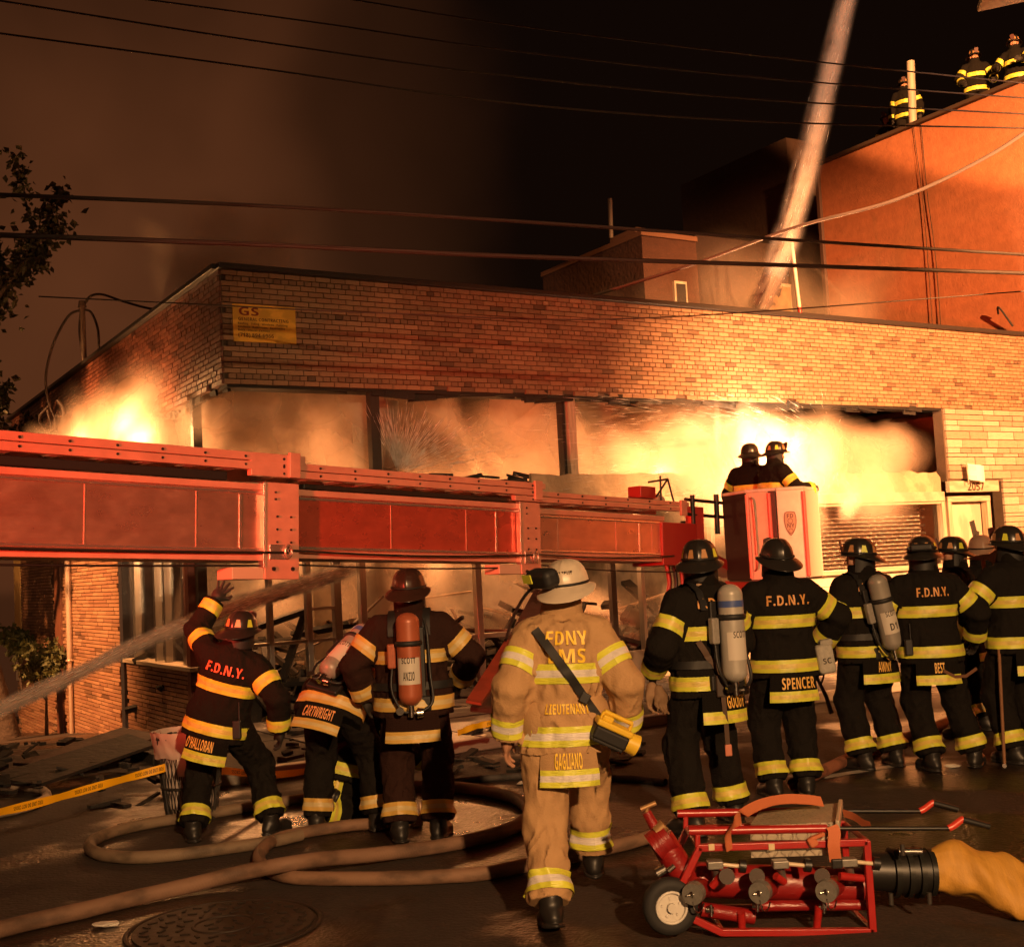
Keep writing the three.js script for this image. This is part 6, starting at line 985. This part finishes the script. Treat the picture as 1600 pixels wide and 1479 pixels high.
// ---------- pipes on the roofs ----------
whole('vent_pipe', 'pale vent pipe standing on the edge of the high stucco roof', 'pipe', [bar(at(1427, 200, 25.6), at(1423, 96, 25.6), 0.085, 0.085, 12)], mat(0.5, 0.42, 0.34, 0.5, 0, { map: grainTex }));
whole('vent_pipe', 'thin pale pipe on the dark roof left of the falling water jet', 'pipe', [bar(at(955, 372, 27), at(953, 310, 27), 0.05, 0.05, 10)], mat(0.25, 0.2, 0.16, 0.5));
{ const p = thing('hook_pike', 'slender white pole with red ends leaning up behind the parapet', 'pole', at(1250, 495, 21.3)), z = p.position; part('shaft', [bar(at(1249, 480, 21.3).sub(z), at(1234, 352, 21.3).sub(z), 0.035, 0.035, 10)], mat(0.7, 0.55, 0.45, 0.4), p); part('red_end', [bar(at(1234, 352, 21.3).sub(z), at(1233, 342, 21.3).sub(z), 0.04, 0.04, 10)], M.red, p); part('red_end', [bar(at(1251, 496, 21.3).sub(z), at(1249, 480, 21.3).sub(z), 0.037, 0.037, 10)], M.red, p); }
// ---------- fire, smoke, water ----------
const mWater = new THREE.MeshPhysicalMaterial({ color: lin(0.86, 0.84, 0.82), roughness: 0.5, side: THREE.DoubleSide });
function streaks(list) {                                     // thin spindles of water: [a, b, radius]
  const P = [], I = [], UVs = [];
  for (const [a, b, r] of list) {
    const d = b.clone().sub(a).normalize(), x = Math.abs(d.y) > 0.9 ? V3(1, 0, 0) : V3(0, 1, 0), s = x.cross(d).normalize(), t = d.clone().cross(s), m = a.clone().lerp(b, 0.45), k = P.length / 3;
    for (const p of [a, m.clone().addScaledVector(s, r), m.clone().addScaledVector(s, -r / 2).addScaledVector(t, r * 0.87), m.clone().addScaledVector(s, -r / 2).addScaledVector(t, -r * 0.87), b]) { P.push(p.x, p.y, p.z); UVs.push(0, 0); }
    for (let i = 0; i < 3; i++) { const u = k + 1 + i, w = k + 1 + ((i + 1) % 3); I.push(k, u, w, k + 4, w, u); }
  }
  const g = new THREE.BufferGeometry(); g.setAttribute('position', new THREE.Float32BufferAttribute(P, 3)); g.setAttribute('uv', new THREE.Float32BufferAttribute(UVs, 2)); g.setIndex(I); g.computeVertexNormals(); return g;
}
// smoke: soft wisps of every size and direction
const wispTex = (() => { const n = 128, d = new Uint8Array(n * n * 4); for (let j = 0; j < n; j++) for (let i = 0; i < n; i++) { const x = (i + 0.5) / n * 2 - 1, y = (j + 0.5) / n * 2 - 1, r = Math.hypot(x, y), k = (j * n + i) * 4, e = Math.max(0, 1 - r * r); d[k] = d[k + 1] = d[k + 2] = 255; d[k + 3] = clamp(255 * e * e * (0.62 + 0.6 * nC(i / n, j / n)), 0, 255); } const t = new THREE.DataTexture(d, n, n); t.magFilter = THREE.LinearFilter; t.needsUpdate = true; return t; })();
const softTex = (() => { const n = 64, d = new Uint8Array(n * n * 4); for (let j = 0; j < n; j++) for (let i = 0; i < n; i++) { const y = (j + 0.5) / n * 2 - 1, x = (i + 0.5) / n * 2 - 1, k = (j * n + i) * 4; d[k] = d[k + 1] = d[k + 2] = 255; d[k + 3] = 255 * Math.pow(1 - y * y, 2.2) * (1 - x * x) * (1 - x * x); } const t = new THREE.DataTexture(d, n, n); t.magFilter = THREE.LinearFilter; t.needsUpdate = true; return t; })();
const softMat = (c, o) => { const m = smokeMat(c, o); m.map = softTex; return m; };
const smokeMat = (c, o) => new THREE.MeshPhysicalMaterial({ color: lin(...c), map: wispTex, transparent: true, opacity: o, roughness: 1, specularIntensity: 0, transmission: 0.5, thickness: 0, side: THREE.DoubleSide, depthWrite: false });
// a stream is mist first: soft tufts strung along its path, with some drops flying clear of it
function stream(label, pts, r0, r1, n, drops, m) {
  const c = curve(pts), len = c.getLength(), P = [], N = [], UVs = [], I = [], D = [];
  const tuft = (p, d, L, r) => { const s = V3(0.35 + rr(-0.45, 0.45), 0.25 + rr(-0.45, 0.45), 0.9).cross(d).normalize(), k = P.length / 3; for (const [x, y] of [[-1, -1], [1, -1], [1, 1], [-1, 1]]) { const q = p.clone().addScaledVector(d, x * L).addScaledVector(s, y * r); P.push(q.x, q.y, q.z); UVs.push((x + 1) / 2, (y + 1) / 2); } I.push(k, k + 1, k + 2, k, k + 2, k + 3); };
  for (let i = 0; i < n; i++) { const t = (i + rnd()) / n, p = c.getPointAt(t), r = lerp(r0, r1, t); tuft(p.add(V3(rr(-1, 1), rr(-1, 1), rr(-1, 1)).multiplyScalar(r * 0.12)), c.getTangentAt(t), len / n * rr(9, 15), r * rr(0.75, 1.3)); }
  for (let i = 0; i < drops; i++) { const t = rnd(), p = c.getPointAt(t), r = lerp(r0, r1, t) * (0.3 + 1.1 * rnd() * rnd()), o = V3(rr(-1, 1), rr(-1, 1), rr(-1, 1)).normalize().multiplyScalar(r), a = p.add(o); D.push([a, a.clone().addScaledVector(c.getTangentAt(t), rr(0.05, 0.3)), rr(0.001, 0.0028)]); }
  const g = new THREE.BufferGeometry(); g.setAttribute('position', new THREE.Float32BufferAttribute(P, 3)); g.setAttribute('uv', new THREE.Float32BufferAttribute(UVs, 2)); g.setIndex(I); g.computeVertexNormals();
  const t = thing('water_jet', label, 'water jet', V3()); part('mist_stream', g, m, t); part('flying_drops', streaks(D), mDrops, t).userData.kind = 'stuff'; return t;
}
const mDrops = mat(0.8, 0.78, 0.76, 0.4);
stream('tall water jet falling from the top of the picture behind the shop parapet', [[1332, -30, 17], [1318, 20, 17.2], [1291, 130, 17.7], [1260, 260, 18.4], [1232, 360, 19.2], [1205, 440, 20], [1176, 505, 21]].map((p) => at(...p)), 0.15, 0.28, 150, 260, softMat([0.9, 0.8, 0.73], 0.25));
stream('low water jet slanting from the left edge into the shop window', [[-40, 1124, 9], [0, 1107, 9.3], [120, 1052, 10.4], [220, 1004, 11.5], [310, 968, 12.7], [420, 930, 14], [560, 884, 16.2]].map((p) => at(...p)), 0.06, 0.15, 150, 600, softMat([0.92, 0.84, 0.78], 0.4));
{ // spray breaking up behind the ladder and the fine rain driven along the front
  const L = [], o = at(622, 742, 15.9);
  for (let i = 0; i < 1500; i++) { const a = rr(-0.25, 1.35) + rr(-0.1, 0.1), s = rr(0.1, 1) * rr(0.3, 1) * Math.min(2.4, 0.98 / Math.max(0.2, Math.cos(a))), d = UD.clone().multiplyScalar(Math.sin(a)).add(V3(0, Math.cos(a), 0)).addScaledVector(VD, rr(-0.1, 0.3)).normalize(), p = o.clone().addScaledVector(d, s).add(V3(0, -0.12 * s * s, 0)); L.push([p, p.clone().addScaledVector(d, rr(0.05, 0.28)).add(V3(0, -0.03 * s, 0)), rr(0.0012, 0.004)]); }
  tag(whole('water_spray', 'fan of spray bursting up behind the rescue ladder by the second column', 'spray', streaks(L), mWater), 'fan of spray bursting up behind the rescue ladder by the second column', 'spray');
  const R = [], q = uvy(9.6, 3.2, -0.7);
  for (let i = 0; i < 1000; i++) { const u = rr(5.0, 10.2), y = rr(2.5, 4.3), p = uvy(u, y, rr(-0.5, 0.6)), d = p.clone().sub(q); d.y *= 0.55; d.normalize(); R.push([p, p.clone().addScaledVector(d, rr(0.06, 0.32)).add(V3(0, -0.02, 0)), rr(0.001, 0.003)]); }
  whole('water_spray', 'fine streaks of spray driven sideways across the shop front round the bright glow', 'spray', streaks(R), mWater);
}
function smoke(label, n, place, s0, s1, m, from = VD.clone().negate()) {
  const P = [], N = [], UVs = [], I = [];
  for (let i = 0; i < n; i++) {
    const p = place(), s = rr(s0, s1), sq = rr(0.6, 1), q = new THREE.Quaternion().setFromUnitVectors(V3(0, 0, 1), from.clone().add(V3(rr(-0.55, 0.55), rr(-0.55, 0.55), rr(-0.55, 0.55))).normalize()).multiply(new THREE.Quaternion().setFromAxisAngle(V3(0, 0, 1), rr(0, 6.3))), k = P.length / 3;
    for (const [a, b] of [[-1, -1], [1, -1], [1, 1], [-1, 1]]) { const w = V3(a * s, b * s * sq, 0).applyQuaternion(q).add(p); P.push(w.x, w.y, w.z); UVs.push((a + 1) / 2, (b + 1) / 2); }
    I.push(k, k + 1, k + 2, k, k + 2, k + 3);
  }
  const g = new THREE.BufferGeometry(); g.setAttribute('position', new THREE.Float32BufferAttribute(P, 3)); g.setAttribute('uv', new THREE.Float32BufferAttribute(UVs, 2)); g.setIndex(I); g.computeVertexNormals();
  const o = part('smoke', g, m, scene); tag(o, label, null, null, 'stuff'); return o;
}
const gs = () => (rnd() + rnd() + rnd() + rnd() - 2) / 1.2;
const sm = smokeMat([0.92, 0.74, 0.6], 0.55), low = smokeMat([0.7, 0.58, 0.48], 0.42);
smoke('smoke filling the burnt out upper opening along the shop front', 118, () => uvy(rr(0.2, 9.2), rr(2.8, 4.4), 0.5 + rr(0, 1) * 3), 0.6, 1.2, sm);
smoke('bright smoke rolling out round the glow above the right hand window', 92, () => { const p = [Math.min(12.6, 9.9 + gs() * 2.9), 3.3 + gs() * 0.6, 0.3 + gs() * 0.5]; if (p[2] < 0.9) p[1] = Math.min(p[1], 3.7 - rr(0, 0.3)); return uvy(...p); }, 0.45, 0.95, sm);
smoke('dense hot smoke wrapped close round the glow behind the bucket', 44, () => uvy(8.3 + gs() * 1.3, 3.15 + gs() * 0.6, -0.5 + gs() * 0.45), 0.5, 1.15, sm);
smoke('smoke pushing out under the parapet of the side wall at the left', 48, () => uvy(-0.5 + gs() * 0.5, 3.95 + gs() * 0.5, 3.9 + gs() * 2.2), 0.3, 1.1, sm, UD.clone().negate().add(V3(0.3, 0, 0.5)).normalize());
smoke('pale smoke curling over the parapet corner', 26, () => uvy(0.8 + gs() * 0.9, 6.3 + gs() * 0.8, 2.2 + gs() * 1.2), 0.4, 0.9, smokeMat([0.7, 0.58, 0.48], 0.3));
smoke('thin mist drifting over the roof before the stucco wall', 40, () => uvy(Math.min(14.2, 12 + gs() * 3), 6.4 + gs() * 0.7, 3 + gs() * 2), 0.7, 1.5, smokeMat([0.7, 0.56, 0.44], 0.1));
smoke('darker billows of smoke rolling under the burnt ceiling', 46, () => uvy(rr(0.2, 8), rr(3.2, 4.4), 0.4 + rr(0, 1) * 1.6), 0.35, 0.9, smokeMat([0.24, 0.15, 0.1], 0.6));
smoke('pale steam column rising inside the shop front below the boom', 26, () => uvy(2.35 + gs() * 0.22, rr(0.7, 2.7), -0.1 + gs() * 0.2), 0.25, 0.45, sm);
smoke('smoke hanging inside the ground floor behind the window frames', 50, () => uvy(rr(1, 7.5), rr(0.6, 2.9), rr(0.8, 4.5)), 0.6, 1.2, low);
// flames: two seen as glows, the rest added to light the smoke
function flames(label, pos, s, cd, color) {
  const t = thing('flames', label, 'fire', pos), fs = [];
  for (let i = 0; i < 7; i++) { const a = i * 0.9, x = Math.cos(a) * 0.3 * rr(0.2, 1), z = Math.sin(a) * 0.2 * rr(0.2, 1), h = rr(0.3, 0.75); fs.push(cap(V3(x, -0.3, z), V3(x + rr(-0.1, 0.1), -0.1 + h * 0.4, z), 0.17, 0.11), cap(V3(x, 0, z), V3(x + rr(-0.15, 0.15), h, z), 0.1, 0.012)); }
  const f = union(0.1, ...fs), g = sdfMesh((x, y, z) => f(x, y, z) + 0.05 * noise(x * 7, y * 5, z * 7), V3(-0.7, -0.6, -0.6), V3(0.7, 1, 0.6), 0.035); g.scale(s, s * 0.72, s);
  part('fire_body', g, glowOf(color, 6), t);
  const l = new THREE.PointLight(color, cd, 0, 2); l.castShadow = true; l.shadow.radius = 10; l.position.copy(UD.clone().multiplyScalar(0).addScaledVector(VD, -0.9 * s - 0.12)).setY(0.2); t.add(l); return t;
}
// ---------- the lamps and fires that light the place ----------
const angleTo = (from, a, b) => a.clone().sub(from).angleTo(b.clone().sub(from));
flood('scene_floodlight', 'truck floodlight on a mast behind the photographer', V3(3.5, 6.2, 7.5), V3(0.8, 0.6, -10), 850, WARM, 0.36, 0.5, 0.35, 0);
{ const L = V3(13.8, 9, -2.2), T = uvy(14.6, 0.9, 0); flood('facade_floodlight', 'floodlight on a tall mast across the road to the right', L, T, 8200, AMBER, angleTo(L, T, uvy(5.4, 4.25, 0)), 0.26, 0.3, 0); }
{ const L = V3(9, 12, 1), T = uvy(15.7, 15.5, -9); flood('roof_searchlight', 'searchlight of a second tower ladder beyond the right edge', L, T, 10000, AMBER, angleTo(L, T, at(1525, 305, 24)), 0.03, 0.25); }
flood('street_lamp_head', 'amber street lamp over the side street at the left', uvy(-7, 6.5, 5.5), uvy(0, 1.0, 10.5), 1300, AMBER, 0.72, 0.5, 0.3, -0.5);
flood('red_beacon', 'red warning beacon of a truck standing left of the view', V3(-6.5, 2.6, -2.5), V3(-1.1, 2.8, -11.5), 750, lin(1, 0.07, 0.03), 0.3, 0.7, 0.25, 0);
flames('white hot fire glowing through smoke behind the bucket crew', uvy(8.35, 3.0, 0.2), 0.5, 210, lin(1, 0.6, 0.3));
flames('added fire right of the bucket to spread the glow through the smoke', uvy(9.7, 2.9, 0.4), 0.3, 24, lin(1, 0.48, 0.17));  // extra fire, put in to widen the glow
flames('added fire left of the bucket to spread the glow through the smoke', uvy(6.9, 2.75, 0.6), 0.26, 14, lin(1, 0.46, 0.16));  // another extra source for a broader glow
flames('fire glowing in the smoke under the left parapet', uvy(-0.6, 3.7, 4.6), 0.3, 36, lin(1, 0.46, 0.16));
flames('added fainter fire nearer the shop corner to widen the left glow', uvy(-0.4, 3.7, 2.9), 0.22, 18, lin(1, 0.46, 0.16));  // added so the left glow spreads further
flames('added fire hidden behind the middle of the ladder boom to brighten the smoke', uvy(4.3, 2.25, 2.4), 0.45, 21, lin(1, 0.4, 0.13));  // unseen fire, added only to light the smoke from within
flames('added fire hidden behind the first boom collar to brighten the smoke', uvy(1.3, 2.3, 3), 0.45, 21, lin(1, 0.4, 0.13));  // second unseen fire added for the smoke
flood('added_jet_light', 'unseen searchlight added beyond the right edge to light the tall water jet', V3(9, 5.5, -3), at(1275, 190, 18), 800, lin(1, 0.55, 0.32), 0.16, 0.5, 0.25, 0);  // added lamp: brightens the jet where the other cones fall short
const moon = new THREE.DirectionalLight(0xffc080, 0.02); moon.position.set(20, 40, 20); moon.castShadow = true; scene.add(moon);
//scene.fog = new THREE.FogExp2(new THREE.Color().setRGB(0.9, 0.78, 0.66), 0.003);
renderer.render(scene, camera);
